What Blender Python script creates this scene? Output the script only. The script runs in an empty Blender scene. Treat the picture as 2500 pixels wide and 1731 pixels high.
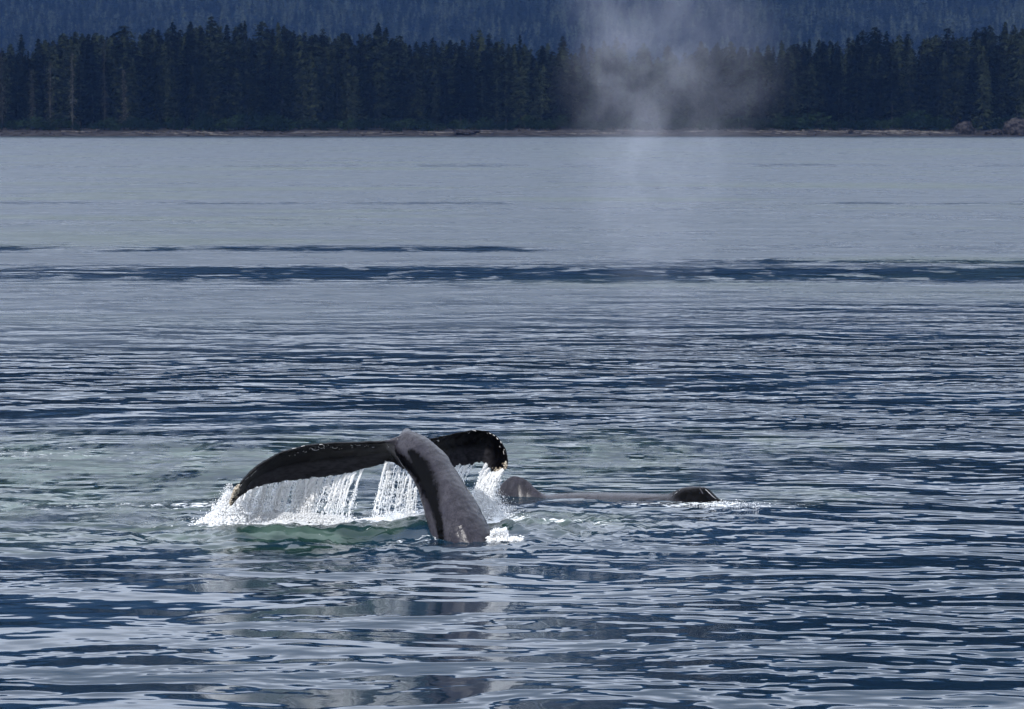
import bpy, bmesh, math, random
import numpy as np
from mathutils import Vector, Matrix
from mathutils.bvhtree import BVHTree

R = random.Random(7)
rng = np.random.default_rng(11)
scene = bpy.context.scene
COL = scene.collection

# ------------------------------------------------------------------ camera
F = 8250.0            # focal length in photograph pixels (2500 wide)
H = 6.3               # height of the lens above the water
HOR = 278.0           # row of the true horizon
TH = math.atan((865.5 - HOR) / F)
cam_d = bpy.data.cameras.new('camera')
cam = bpy.data.objects.new('camera', cam_d)
COL.objects.link(cam)
cam.location = (0, 0, H)
cam.rotation_euler = (math.pi / 2 - TH, 0, 0)
cam_d.sensor_width = 36.0
cam_d.lens = F / 2500 * 36
cam_d.clip_start = 1.0
cam_d.clip_end = 20000
cam_d.dof.use_dof = True
cam_d.dof.focus_distance = 51.5
cam_d.dof.aperture_fstop = 7.1
scene.camera = cam

# ------------------------------------------------------------------ light
SUN_EL, SUN_AZ = math.radians(31), math.radians(-150)   # azimuth from +Y towards +X
world = bpy.data.worlds.new('World')
scene.world = world
world.use_nodes = True
wt = world.node_tree
wt.nodes.clear()
wn, wl = wt.nodes, wt.links
w_out = wn.new('ShaderNodeOutputWorld')
w_bg = wn.new('ShaderNodeBackground')
sky = wn.new('ShaderNodeTexSky')
sky.sky_type = 'NISHITA'
sky.sun_disc = False
sky.sun_elevation = SUN_EL
sky.sun_rotation = SUN_AZ
SKY_STRENGTH = 0.1
w_bg.inputs[1].default_value = SKY_STRENGTH
# a broken layer of pale cloud over the clear sky (radiance in the sky texture's own scale)
w_tc = wn.new('ShaderNodeTexCoord')
w_map = wn.new('ShaderNodeMapping')
w_map.inputs['Scale'].default_value = (1, 1, 2.6)
w_no = wn.new('ShaderNodeTexNoise')
w_no.inputs['Scale'].default_value = 2.4
w_no.inputs['Detail'].default_value = 5
w_cov = wn.new('ShaderNodeValToRGB')
w_cov.color_ramp.elements[0].position = 0.30
w_cov.color_ramp.elements[0].color = (0.55, 0.55, 0.55, 1)
w_cov.color_ramp.elements[1].position = 0.60
w_cov.color_ramp.elements[1].color = (0.97, 0.97, 0.97, 1)
w_mix = wn.new('ShaderNodeMix')
w_mix.data_type = 'RGBA'
CLOUD = (11.6, 12.5, 14.0, 1)
w_mix.inputs[7].default_value = CLOUD
wl.new(w_tc.outputs['Generated'], w_map.inputs[0])
wl.new(w_map.outputs[0], w_no.inputs['Vector'])
wl.new(w_no.outputs[0], w_cov.inputs[0])
wl.new(w_cov.outputs[0], w_mix.inputs[0])
wl.new(sky.outputs[0], w_mix.inputs[6])
wl.new(w_mix.outputs[2], w_bg.inputs[0])
wl.new(w_bg.outputs[0], w_out.inputs[0])

sun_d = bpy.data.lights.new('sun', 'SUN')
sun_d.energy = 3.4
sun_d.angle = math.radians(1.5)
sun_d.color = (1.0, 0.97, 0.93)
sun = bpy.data.objects.new('sun', sun_d)
COL.objects.link(sun)
sdir = Vector((math.sin(SUN_AZ) * math.cos(SUN_EL), math.cos(SUN_AZ) * math.cos(SUN_EL), math.sin(SUN_EL)))
sun.rotation_euler = (-sdir).to_track_quat('-Z', 'Y').to_euler()
sun.location = (60, 40, 120)

vs = scene.view_settings
vs.view_transform = 'Standard'
vs.look = 'None'
vs.exposure = 0.45
vs.gamma = 1.0
scene.cycles.use_denoising = True
scene.cycles.max_bounces = 8
scene.cycles.diffuse_bounces = 6
scene.cycles.glossy_bounces = 2
scene.cycles.transmission_bounces = 3
scene.cycles.volume_bounces = 1
scene.cycles.transparent_max_bounces = 8
scene.cycles.sample_clamp_indirect = 4.0
scene.cycles.caustics_reflective = False
scene.cycles.caustics_refractive = False


# ------------------------------------------------------------------ helpers
ct, st = math.cos(TH), math.sin(TH)


def at(x, y, Y):
    """the point of the world on depth plane Y that shows at photograph pixel x, y"""
    a, b = (x - 1250) / F, -(y - 865.5) / F
    d = (a, ct + b * st, -st + b * ct)
    k = Y / d[1]
    return Vector((d[0] * k, Y, H + d[2] * k))


def onwater(x, y, z=0.0):
    a, b = (x - 1250) / F, -(y - 865.5) / F
    d = (a, ct + b * st, -st + b * ct)
    k = (z - H) / d[2]
    return Vector((d[0] * k, d[1] * k, z))


def project(P):
    P = np.asarray(P, float)
    dz = P[:, 2] - H
    zc = P[:, 1] * ct - dz * st
    yc = P[:, 1] * st + dz * ct
    return np.stack([1250 + F * P[:, 0] / zc, 865.5 - F * yc / zc], 1)


def mesh_np(name, V, faces_list):
    """faces_list: list of int arrays (n, k)"""
    me = bpy.data.meshes.new(name)
    V = np.asarray(V, np.float32)
    me.vertices.add(len(V))
    me.vertices.foreach_set('co', V.ravel())
    loops, starts, tot = [], [], 0
    for f in faces_list:
        f = np.asarray(f, np.int32)
        if len(f) == 0:
            continue
        k = f.shape[1]
        loops.append(f.ravel())
        starts.append(tot + np.arange(len(f)) * k)
        tot += f.size
    lp = np.concatenate(loops)
    sp = np.concatenate(starts)
    me.loops.add(len(lp))
    me.loops.foreach_set('vertex_index', lp)
    me.polygons.add(len(sp))
    me.polygons.foreach_set('loop_start', sp.astype(np.int32))
    me.update(calc_edges=True)
    me.validate()
    return me


def smooth(me):
    me.polygons.foreach_set('use_smooth', np.ones(len(me.polygons), bool))
    me.update()


def link(name, me, mat=None, parent=None, loc=None):
    o = bpy.data.objects.new(name, me)
    COL.objects.link(o)
    if mat is not None and me is not None and len(me.materials) == 0:
        me.materials.append(mat)
    if parent is not None:
        o.parent = parent
    if loc is not None:
        o.location = loc
    return o


def tag(o, label=None, cat=None, group=None, kind=None):
    for k, v in (('label', label), ('category', cat), ('group', group), ('kind', kind)):
        if v:
            o[k] = v
    return o


def empty(name, loc, rz=0.0, sc=1.0):
    o = bpy.data.objects.new(name, None)
    COL.objects.link(o)
    o.location = loc
    o.rotation_euler = (0, 0, rz)
    o.scale = (sc, sc, sc) if not hasattr(sc, '__len__') else sc
    o.empty_display_size = 0.3
    return o


OCT_V = np.array([(1, 0, 0), (-1, 0, 0), (0, 1, 0), (0, -1, 0), (0, 0, 1), (0, 0, -1)], float)
OCT_F = np.array([(0, 2, 4), (2, 1, 4), (1, 3, 4), (3, 0, 4), (2, 0, 5), (1, 2, 5), (3, 1, 5), (0, 3, 5)])
_bm = bmesh.new()
bmesh.ops.create_icosphere(_bm, subdivisions=2, radius=1)
ICO_V = np.array([v.co[:] for v in _bm.verts])
_bm.verts.index_update()
ICO_F = np.array([[v.index for v in f.verts] for f in _bm.faces])
_bm.free()


def blobs(P, S, base='oct', jitter=0.0):
    """P (n,3) centres, S (n,3) half sizes -> vertices, faces"""
    bv, bf = (OCT_V, OCT_F) if base == 'oct' else (ICO_V, ICO_F)
    P, S = np.asarray(P, float), np.asarray(S, float)
    n = len(P)
    a = rng.uniform(0, 2 * np.pi, n)
    V = np.repeat(bv[None], n, 0)
    c, s = np.cos(a)[:, None], np.sin(a)[:, None]
    V = np.stack([V[:, :, 0] * c - V[:, :, 1] * s, V[:, :, 0] * s + V[:, :, 1] * c, V[:, :, 2]], 2)
    if jitter:
        V = V * (1 + rng.uniform(-jitter, jitter, (n, len(bv), 1)))
    V = V * S[:, None, :] + P[:, None, :]
    Fc = bf[None] + (np.arange(n) * len(bv))[:, None, None]
    return V.reshape(-1, 3), Fc.reshape(-1, 3)


def tubes(lines, radii, sides=4):
    """lines (n, m, 3), radii (n, m) -> vertices, quads"""
    L, Rr = np.asarray(lines, float), np.asarray(radii, float)
    n, m, _ = L.shape
    T = np.gradient(L, axis=1)
    T /= np.linalg.norm(T, axis=2, keepdims=True) + 1e-9
    up = np.where(np.abs(T[..., 1:2]) > 0.9, np.array([1.0, 0, 0]), np.array([0, 1.0, 0]))
    A = np.cross(T, up)
    A /= np.linalg.norm(A, axis=2, keepdims=True) + 1e-9
    B = np.cross(T, A)
    ang = np.arange(sides) * 2 * np.pi / sides
    V = (L[:, :, None] + Rr[:, :, None, None] * (A[:, :, None] * np.cos(ang)[None, None, :, None]
                                                + B[:, :, None] * np.sin(ang)[None, None, :, None]))
    idx = np.arange(n * m * sides).reshape(n, m, sides)
    nx = np.roll(idx, -1, 2)
    q = np.stack([idx[:, :-1], nx[:, :-1], nx[:, 1:], idx[:, 1:]], -1).reshape(-1, 4)
    return V.reshape(-1, 3), q


def catmull(P, n):
    P = np.asarray(P, float)
    Q = np.vstack([2 * P[0] - P[1], P, 2 * P[-1] - P[-2]])
    out = []
    for u in np.linspace(0, len(P) - 1 - 1e-9, n):
        i = int(u)
        t = u - i
        a, b, c, d = Q[i], Q[i + 1], Q[i + 2], Q[i + 3]
        out.append(0.5 * (2 * b + (c - a) * t + (2 * a - 5 * b + 4 * c - d) * t * t + (3 * b - a - 3 * c + d) * t ** 3))
    return np.array(out)


def fbm(shape, beta=2.0, seed=0, aspect=1.0, lo=0.0):
    """periodic random field by FFT, unit variance"""
    g = np.random.default_rng(seed)
    ny, nx = shape
    ky = np.fft.fftfreq(ny)[:, None] * ny
    kx = np.fft.fftfreq(nx)[None] * nx * aspect
    k = np.sqrt(kx * kx + ky * ky)
    k[0, 0] = 1
    amp = k ** (-beta)
    amp[k < lo] = 0
    f = np.real(np.fft.ifft2(np.fft.fft2(g.standard_normal(shape)) * amp))
    return (f - f.mean()) / f.std()


# ------------------------------------------------------------------ materials
def new_mat(name):
    m = bpy.data.materials.new(name)
    m.use_nodes = True
    nt = m.node_tree
    b = nt.nodes['Principled BSDF']
    return m, nt, b


class NB:
    """small node-building shorthand"""
    def __init__(s, nt, dim='3D'):
        s.nt = nt
        s.dim = dim

    def n(s, t, **kw):
        o = s.nt.nodes.new(t)
        for k, v in kw.items():
            setattr(o, k, v)
        return o

    def put(s, sock, v):
        if isinstance(v, bpy.types.NodeSocket):
            s.nt.links.new(v, sock)
        elif v is not None:
            sock.default_value = v

    def m(s, op, a, b=None, c=None, clamp=False):
        o = s.n('ShaderNodeMath', operation=op, use_clamp=clamp)
        s.put(o.inputs[0], a)
        s.put(o.inputs[1], b)
        s.put(o.inputs[2], c)
        return o.outputs[0]

    def vm(s, op, a, b=None, sc=None):
        o = s.n('ShaderNodeVectorMath', operation=op)
        s.put(o.inputs[0], a)
        s.put(o.inputs[1], b)
        if sc is not None:
            s.put(o.inputs['Scale'], sc)
        return o.outputs['Value'] if op in ('LENGTH', 'DOT_PRODUCT') else o.outputs[0]

    def noise(s, vec, scale, detail=2.0, rough=0.5, col=False, dist=0.0):
        o = s.n('ShaderNodeTexNoise')
        o.noise_dimensions = s.dim
        s.put(o.inputs['Vector'], vec)
        o.inputs['Scale'].default_value = scale
        o.inputs['Detail'].default_value = detail
        o.inputs['Roughness'].default_value = rough
        o.inputs['Distortion'].default_value = dist
        return o.outputs['Color' if col else 0]

    def ramp(s, v, a, b, lo=0.0, hi=1.0, smooth=True):
        o = s.n('ShaderNodeMapRange')
        o.interpolation_type = 'SMOOTHSTEP' if smooth else 'LINEAR'
        s.put(o.inputs[0], v)
        s.put(o.inputs[1], a)
        s.put(o.inputs[2], b)
        s.put(o.inputs[3], lo)
        s.put(o.inputs[4], hi)
        return o.outputs[0]

    def mix(s, f, a, b):
        o = s.n('ShaderNodeMix', data_type='RGBA')
        s.put(o.inputs[0], f)
        s.put(o.inputs[6], a)
        s.put(o.inputs[7], b)
        return o.outputs[2]

    def attr(s, name):
        return s.n('ShaderNodeAttribute', attribute_name=name).outputs['Fac']

    def sep(s, v):
        return s.n('ShaderNodeSeparateXYZ'), v

    def xyz(s, x, y, z):
        o = s.n('ShaderNodeCombineXYZ')
        s.put(o.inputs[0], x)
        s.put(o.inputs[1], y)
        s.put(o.inputs[2], z)
        return o.outputs[0]


def make_water_mat():
    m, nt, b = new_mat('sea water')
    k = NB(nt, '2D')
    geo = k.n('ShaderNodeNewGeometry')
    pos = geo.outputs['Position']
    sx = k.n('ShaderNodeSeparateXYZ')
    nt.links.new(pos, sx.inputs[0])
    X, Y = sx.outputs[0], sx.outputs[1]
    flat = k.xyz(X, Y, 0.0)
    churn = k.attr('churn')
    green = k.attr('green')
    foam = k.attr('foam')
    calm = k.attr('calm')

    # --- where the breeze roughens the surface (world position only) ---
    nbig = k.noise(k.vm('MULTIPLY', flat, (0.012, 0.045, 0)), 1.0, 3.0, 0.55)
    side = k.ramp(X, -5.0, 6.0, 0.0, 1.0)
    wob = k.m('MULTIPLY', k.m('SUBTRACT', nbig, 0.5), 34.0)
    Yw = k.m('ADD', Y, wob)
    ruffle = k.ramp(k.m('SUBTRACT', Yw, k.m('MULTIPLY', side, 10.0)), 76.0, 122.0)
    # slicks: glassy lanes lying across the bay
    jag = k.m('MULTIPLY', k.m('SUBTRACT', k.noise(k.vm('MULTIPLY', flat, (0.5, 0.9, 0)), 1.0, 4.0, 0.7), 0.5), 11.0)
    def lane(lo, hi, soft, gate=None, wobble=0.25):
        y2 = k.m('ADD', k.m('ADD', Y, jag), k.m('MULTIPLY', wob, wobble))
        a = k.ramp(y2, lo - soft, lo + soft)
        c = k.ramp(y2, hi - soft, hi + soft)
        v = k.m('SUBTRACT', a, c)
        if gate is not None:
            v = k.m('MULTIPLY', v, gate)
        return v
    nx = k.noise(k.vm('MULTIPLY', flat, (0.09, 0.02, 0)), 1.0, 2.0)
    s1 = lane(127.0, 141.0, 3.6, k.ramp(X, -24.0, -6.0, 0.72, 1.0), 0.10)
    s2 = lane(154.5, 161.0, 2.8, k.m('MULTIPLY', k.ramp(nx, 0.40, 0.55), k.ramp(X, -2.0, 8.0, 1.0, 0.25)), 0.15)
    s3 = lane(236.0, 243.0, 2.0, k.ramp(nx, 0.38, 0.55, 0.05, 0.5), 0.12)
    s4 = lane(143.0, 146.5, 1.0, k.ramp(X, 2.0, 9.0, 0.0, 0.95), 0.15)
    s5 = lane(108.0, 111.5, 1.2, k.ramp(X, 6.0, 11.0, 0.0, 0.8), 0.12)
    s6 = lane(400.0, 430.0, 6.0, k.ramp(nx, 0.4, 0.6, 0.0, 0.35), 0.3)
    slick = k.m('MAXIMUM', k.m('MAXIMUM', k.m('MAXIMUM', s1, s2), k.m('MAXIMUM', s3, s4)), k.m('MAXIMUM', s5, s6))
    # little cat's-paws break the slicks up
    paws = k.ramp(k.noise(k.vm('MULTIPLY', flat, (0.55, 0.35, 0)), 1.0, 3.0), 0.56, 0.66)
    slick = k.m('MULTIPLY', slick, k.m('SUBTRACT', 1.0, k.m('MULTIPLY', paws, 0.55)))
    gust = k.ramp(k.noise(k.vm('MULTIPLY', flat, (0.35, 0.22, 0)), 1.0, 4.0, 0.65), 0.28, 0.72, 0.72, 1.12)
    gust2 = k.ramp(k.noise(k.vm('MULTIPLY', flat, (0.03, 0.06, 0)), 1.0, 3.0, 0.6), 0.30, 0.60, 0.80, 1.05)
    ruffle = k.m('MULTIPLY', k.m('MULTIPLY', ruffle, k.m('MULTIPLY', gust, gust2)), k.m('SUBTRACT', 1.0, slick))

    # --- wavelets: slope by finite differences of a height field ---
    warp = k.vm('MULTIPLY', k.vm('SUBTRACT', k.noise(flat, 0.22, 1.0, col=True), (0.5, 0.5, 0.5)), (1.6, 1.6, 0))
    p0 = k.vm('ADD', flat, warp)
    mod = k.ramp(k.noise(k.vm('MULTIPLY', flat, (0.07, 0.17, 0)), 1.0, 3.0), 0.34, 0.62, 0.38, 1.22)
    e = 0.02

    def height(p):
        a = k.noise(k.vm('MULTIPLY', p, (1.15, 1.60, 0)), 1.0, 0.3)
        c = k.noise(k.vm('MULTIPLY', k.vm('ADD', p, (31.7, 12.1, 0)), (2.7, 3.9, 0)), 1.0, 0.3)
        d = k.noise(k.vm('MULTIPLY', p, (0.13, 0.20, 0)), 1.0, 1.0)
        f = k.noise(k.vm('MULTIPLY', k.vm('ADD', p, (3.7, 42.1, 0)), (6.5, 9.0, 0)), 1.0, 0.0)
        return k.m('ADD', k.m('ADD', k.m('ADD', k.m('MULTIPLY', a, 0.135), k.m('MULTIPLY', k.noise(k.vm('MULTIPLY', k.vm('ADD', p, (7.3, 91.0, 0)), (0.42, 0.66, 0)), 1.0, 0.0), 0.30)), k.m('MULTIPLY', c, k.m('MULTIPLY_ADD', side, 0.032, 0.030))),
                   k.m('ADD', k.m('MULTIPLY', d, 0.62), k.m('MULTIPLY', f, k.ramp(k.noise(k.vm('MULTIPLY', p, (0.35, 0.3, 0)), 1.0, 1.0), 0.42, 0.62, 0.001, 0.008))))
    h0 = height(p0)
    hx = height(k.vm('ADD', p0, (e, 0, 0)))
    hy = height(k.vm('ADD', p0, (0, e, 0)))
    amp = k.m('MULTIPLY', k.m('DIVIDE', mod, e), k.m('SUBTRACT', 1.0, k.m('MULTIPLY', k.m('MAXIMUM', k.m('MAXIMUM', slick, calm), k.m('MULTIPLY', churn, 0.6)), 0.88)))
    dx = k.m('MULTIPLY', k.m('SUBTRACT', h0, hx), k.m('MULTIPLY', amp, 0.8))
    dy = k.m('MULTIPLY', k.m('SUBTRACT', h0, hy), amp)
    # fine chop in breeze and in churned water
    rc = k.vm('SUBTRACT', k.noise(k.vm('MULTIPLY', flat, (4.0, 6.0, 0)), 1.0, 2.5, 0.6, col=True), (0.5, 0.5, 0.5))
    fine = k.m('ADD', k.m('MULTIPLY', ruffle, 0.30), k.m('MULTIPLY', churn, 0.55))
    nrm = k.vm('ADD', geo.outputs['Normal'], k.xyz(dx, dy, 0.0))
    nrm = k.vm('ADD', nrm, k.vm('MULTIPLY', k.vm('SCALE', rc, None, fine), (1, 1, 0)))
    nrm = k.vm('NORMALIZE', nrm)

    # --- colour of the water body: deep blue-green, milky where bubbles are mixed in ---
    gn = k.ramp(k.noise(k.vm('MULTIPLY', flat, (0.9, 1.7, 0)), 1.0, 3.0), 0.36, 0.66, 0.35, 1.0)
    gmask = k.m('MULTIPLY', green, gn, clamp=True)
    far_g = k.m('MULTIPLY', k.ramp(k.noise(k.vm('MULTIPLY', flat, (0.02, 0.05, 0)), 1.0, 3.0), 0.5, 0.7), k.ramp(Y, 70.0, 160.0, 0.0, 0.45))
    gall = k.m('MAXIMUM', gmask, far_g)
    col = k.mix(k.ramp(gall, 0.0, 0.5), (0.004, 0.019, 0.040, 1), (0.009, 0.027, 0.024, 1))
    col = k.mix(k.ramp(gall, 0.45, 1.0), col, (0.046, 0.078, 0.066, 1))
    # foam lace
    fn1 = k.noise(k.vm('MULTIPLY', flat, (5.0, 7.0, 0)), 1.0, 5.0, 0.62, dist=0.8)
    fmask = k.m('MULTIPLY', k.ramp(k.m('MULTIPLY_ADD', foam, 0.34, fn1), 0.70, 0.80), k.ramp(foam, 0.02, 0.15))
    col = k.mix(fmask, col, (0.78, 0.80, 0.82, 1))
    rough = k.m('ADD', k.m('MULTIPLY_ADD', ruffle, 0.28, 0.065), k.m('MULTIPLY', churn, 0.24))
    rough = k.m('ADD', rough, k.m('MULTIPLY', fmask, 0.5), clamp=True)
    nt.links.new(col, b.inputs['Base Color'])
    nt.links.new(rough, b.inputs['Roughness'])
    nt.links.new(nrm, b.inputs['Normal'])
    b.inputs['IOR'].default_value = 1.333
    return m


def make_foliage(name, ca, cb, scale=0.25, spread=0.9):
    m, nt, b = new_mat(name)
    k = NB(nt)
    oi = k.n('ShaderNodeObjectInfo')
    geo = k.n('ShaderNodeNewGeometry')
    n = k.ramp(k.noise(k.vm('MULTIPLY', geo.outputs['Position'], (1.5, 1.5, 3.0)), scale, 3.0, 0.6), 0.36, 0.66)
    f = k.m('ADD', k.m('MULTIPLY', n, 0.6), k.m('MULTIPLY', k.m('SUBTRACT', oi.outputs['Random'], 0.4), spread), clamp=True)
    f2 = k.m('ADD', f, k.m('MULTIPLY', k.m('SUBTRACT', geo.outputs['Random Per Island'], 0.5), 0.6), clamp=True)
    c = k.mix(k.m('POWER', f2, 1.8), ca, cb)
    nt.links.new(c, b.inputs['Base Color'])
    b.inputs['Roughness'].default_value = 1.0
    b.inputs['Specular IOR Level'].default_value = 0.0
    return m


def make_plain(name, ca, cb, scale, rough=0.8, detail=4.0, bump=0.0, lo=0.35, hi=0.65, spec=0.3, stretch=None):
    m, nt, b = new_mat(name)
    k = NB(nt)
    geo = k.n('ShaderNodeNewGeometry')
    vec = geo.outputs['Position']
    if stretch:
        vec = k.vm('MULTIPLY', vec, stretch)
    n = k.noise(vec, scale, detail)
    c = k.mix(k.ramp(n, lo, hi), ca, cb)
    nt.links.new(c, b.inputs['Base Color'])
    b.inputs['Roughness'].default_value = rough
    b.inputs['Specular IOR Level'].default_value = spec
    if bump:
        bp = k.n('ShaderNodeBump')
        bp.inputs['Strength'].default_value = bump
        bp.inputs['Distance'].default_value = 0.02
        nt.links.new(n, bp.inputs['Height'])
        nt.links.new(bp.outputs[0], b.inputs['Normal'])
    return m


def make_whale_mat():
    m, nt, b = new_mat('whale skin')
    k = NB(nt)
    geo = k.n('ShaderNodeNewGeometry')
    pos = geo.outputs['Position']
    grey = k.attr('grey')       # pale grey stock, black flukes
    shade_band = k.attr('shade_band')       # shade running down the stock, painted black into the skin
    n1 = k.noise(pos, 4.0, 4.0, 0.6)
    n2 = k.noise(k.vm('MULTIPLY', pos, (1.0, 1.0, 0.7)), 48.0, 3.0, 0.65)
    n4 = k.noise(k.vm('MULTIPLY', pos, (1.0, 1.0, 0.45)), 9.0, 3.0, 0.6)
    n3 = k.noise(pos, 90.0, 2.0)
    g = k.mix(k.ramp(k.m('ADD', k.m('MULTIPLY', n2, 0.5), k.m('MULTIPLY', n4, 0.5)), 0.38, 0.62), (0.017, 0.0165, 0.022, 1), (0.045, 0.043, 0.053, 1))
    g = k.mix(k.ramp(n1, 0.45, 0.66, 0.0, 0.5), g, (0.018, 0.017, 0.026, 1))
    blk = k.mix(k.ramp(n4, 0.42, 0.68), (0.0008, 0.0008, 0.0011, 1), (0.0035, 0.0035, 0.0046, 1))
    bm_ = k.ramp(k.m('ADD', shade_band, k.m('ADD', k.m('MULTIPLY', k.m('SUBTRACT', n2, 0.5), 0.8), k.m('MULTIPLY', k.m('SUBTRACT', n4, 0.5), 0.8))), 0.26, 0.70)
    und = k.m('MULTIPLY', k.attr('under'), k.ramp(k.noise(k.vm('MULTIPLY', pos, (0.5, 1.0, 1.4)), 16.0, 4.0, 0.65), 0.30, 0.68, 0.25, 1.0))
    blk = k.mix(und, blk, (0.026, 0.0255, 0.031, 1))
    gm = k.ramp(k.m('ADD', grey, k.m('MULTIPLY', k.m('SUBTRACT', n1, 0.5), 0.5)), 0.3, 0.7)
    c = k.mix(gm, blk, g)
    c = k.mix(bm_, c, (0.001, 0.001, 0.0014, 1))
    bp = k.n('ShaderNodeBump')
    bp.inputs['Strength'].default_value = 0.30
    bp.inputs['Distance'].default_value = 0.010
    nt.links.new(k.m('ADD', n2, k.m('MULTIPLY', n3, 0.4)), bp.inputs['Height'])
    df = k.n('ShaderNodeBsdfDiffuse')
    nt.links.new(c, df.inputs['Color'])
    nt.links.new(bp.outputs[0], df.inputs['Normal'])
    gl = k.n('ShaderNodeBsdfGlossy')
    gl.inputs['Roughness'].default_value = 0.19
    nt.links.new(bp.outputs[0], gl.inputs['Normal'])
    fr = k.n('ShaderNodeFresnel')
    fr.inputs['IOR'].default_value = 1.3
    dark = k.m('MAXIMUM', k.m('SUBTRACT', 1.0, gm), bm_)
    w = k.m('MULTIPLY', fr.outputs[0], k.m('MULTIPLY_ADD', dark, -0.55, 0.85))
    mx = k.n('ShaderNodeMixShader')
    nt.links.new(w, mx.inputs[0])
    nt.links.new(df.outputs[0], mx.inputs[1])
    nt.links.new(gl.outputs[0], mx.inputs[2])
    nt.links.new(mx.outputs[0], nt.nodes['Material Output'].inputs[0])
    nt.nodes.remove(b)
    return m


def make_spray_mat():
    m, nt, b = new_mat('white water')
    b.inputs['Base Color'].default_value = (0.95, 0.96, 0.975, 1)
    b.inputs['Roughness'].default_value = 0.25
    b.inputs['IOR'].default_value = 1.33
    tr = nt.nodes.new('ShaderNodeBsdfTranslucent')
    tr.inputs[0].default_value = (0.96, 0.97, 0.98, 1)
    mx = nt.nodes.new('ShaderNodeMixShader')
    mx.inputs[0].default_value = 0.42
    nt.links.new(b.outputs[0], mx.inputs[1])
    nt.links.new(tr.outputs[0], mx.inputs[2])
    nt.links.new(mx.outputs[0], nt.nodes['Material Output'].inputs[0])
    return m


M_WATER = make_water_mat()
M_SPRUCE = make_foliage('spruce needles', (0.0002, 0.0005, 0.0005, 1), (0.024, 0.031, 0.016, 1))
M_BUSH = make_foliage('alder leaves', (0.003, 0.007, 0.004, 1), (0.014, 0.025, 0.012, 1), 0.5)
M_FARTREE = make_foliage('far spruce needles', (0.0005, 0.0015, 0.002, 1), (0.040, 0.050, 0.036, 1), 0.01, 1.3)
M_BARK = make_plain('bark', (0.006, 0.006, 0.0062, 1), (0.018, 0.0175, 0.018, 1), 1.5, spec=0.0)
M_SNAG = make_plain('dead wood', (0.014, 0.0145, 0.014, 1), (0.042, 0.043, 0.040, 1), 1.2, spec=0.0)
M_LICHEN = make_foliage('lichen twigs', (0.012, 0.013, 0.0115, 1), (0.075, 0.077, 0.066, 1), 0.8)
M_LOG = make_plain('drift wood', (0.025, 0.0235, 0.025, 1), (0.105, 0.098, 0.096, 1), 0.7, spec=0.0)
M_ROCK = make_plain('shore rock', (0.006, 0.0055, 0.007, 1), (0.036, 0.033, 0.035, 1), 1.4, bump=0.5, spec=0.0)
M_BEACH = make_plain('shingle beach', (0.009, 0.0088, 0.0105, 1), (0.046, 0.043, 0.046, 1), 0.9, lo=0.3, hi=0.7, spec=0.0, stretch=(0.3, 1.6, 3.0))
M_FLOOR = make_plain('forest floor', (0.002, 0.003, 0.002, 1), (0.005, 0.007, 0.005, 1), 0.2, spec=0.0)
M_HILL = make_plain('wooded slope', (0.002, 0.004, 0.004, 1), (0.010, 0.014, 0.011, 1), 0.03, spec=0.0)
M_WHALE = make_whale_mat()
M_SPRAY = make_spray_mat()
M_SCAR = make_plain('scar tissue', (0.35, 0.34, 0.34, 1), (0.7, 0.69, 0.68, 1), 60.0)
M_BARN = make_plain('barnacles', (0.09, 0.065, 0.045, 1), (0.40, 0.36, 0.29, 1), 45.0, lo=0.4, hi=0.6)

# ------------------------------------------------------------------ water
GX0, GX1, GY0, GY1, GS = -15.4, 15.4, 30.1, 84.0, 0.07
gxs = np.arange(GX0, GX1 + GS / 2, GS)
gys = np.arange(GY0, GY1 + GS / 2, GS)
GXX, GYY = np.meshgrid(gxs, gys)


def gauss(cx, cy, sx, sy, rot=0.0):
    dx, dy = GXX - cx, GYY - cy
    c, s = math.cos(rot), math.sin(rot)
    u, v = dx * c + dy * s, -dx * s + dy * c
    return np.exp(-0.5 * ((u / sx) ** 2 + (v / sy) ** 2))


def gpx(x, y, wx, wy, rot=0.0):
    """gaussian placed on the water where pixel x, y meets it, half sizes in metres"""
    p = onwater(x, y)
    return gauss(p.x, p.y, wx, wy, rot)


n_mid = fbm(GXX.shape, 1.6, 3, 0.8, 3)
n_fine = fbm(GXX.shape, 1.1, 4, 0.8, 14)
near = gpx(830, 1290, 2.6, 1.6)
Z = 0.055 * gpx(800, 1301, 1.3, 0.30, 0.05) + 0.08 * gpx(960, 1296, 0.75, 0.36) + 0.08 * gpx(1040, 1300, 0.5, 0.5)
Z += 0.07 * gpx(640, 1305, 0.6, 0.22) - 0.06 * gpx(830, 1322, 1.5, 0.35)
Z += 0.07 * gpx(700, 1330, 0.9, 0.25) + 0.06 * gpx(1000, 1340, 0.8, 0.3)
Z += 0.08 * gpx(1330, 1290, 0.9, 0.5, 0.1) + 0.04 * gpx(1420, 1345, 1.4, 0.5, 0.15)
Z += 0.05 * gpx(1450, 1238, 2.0, 0.6)
Z += 0.05 * gpx(250, 1250, 2.5, 0.8) * (1 + 0.5 * n_mid)
ring = gpx(900, 1290, 3.2, 2.2)
Z += 0.034 * n_mid * ring + 0.017 * n_fine * (ring + gpx(1330, 1285, 1.3, 0.9))
r_st = np.hypot(GXX - onwater(1105, 1316).x, GYY - onwater(1105, 1316).y)
Z += 0.011 * np.sin(r_st * 11.5) * np.exp(-((r_st - 1.5) / 0.9) ** 2) * (1 + 0.4 * n_mid)
edge = np.minimum.reduce([(GXX - GX0), (GX1 - GXX), (GYY - GY0), (GY1 - GYY)])
Z *= np.clip(edge / 3.0, 0, 1)
WATER_Z = Z

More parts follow.
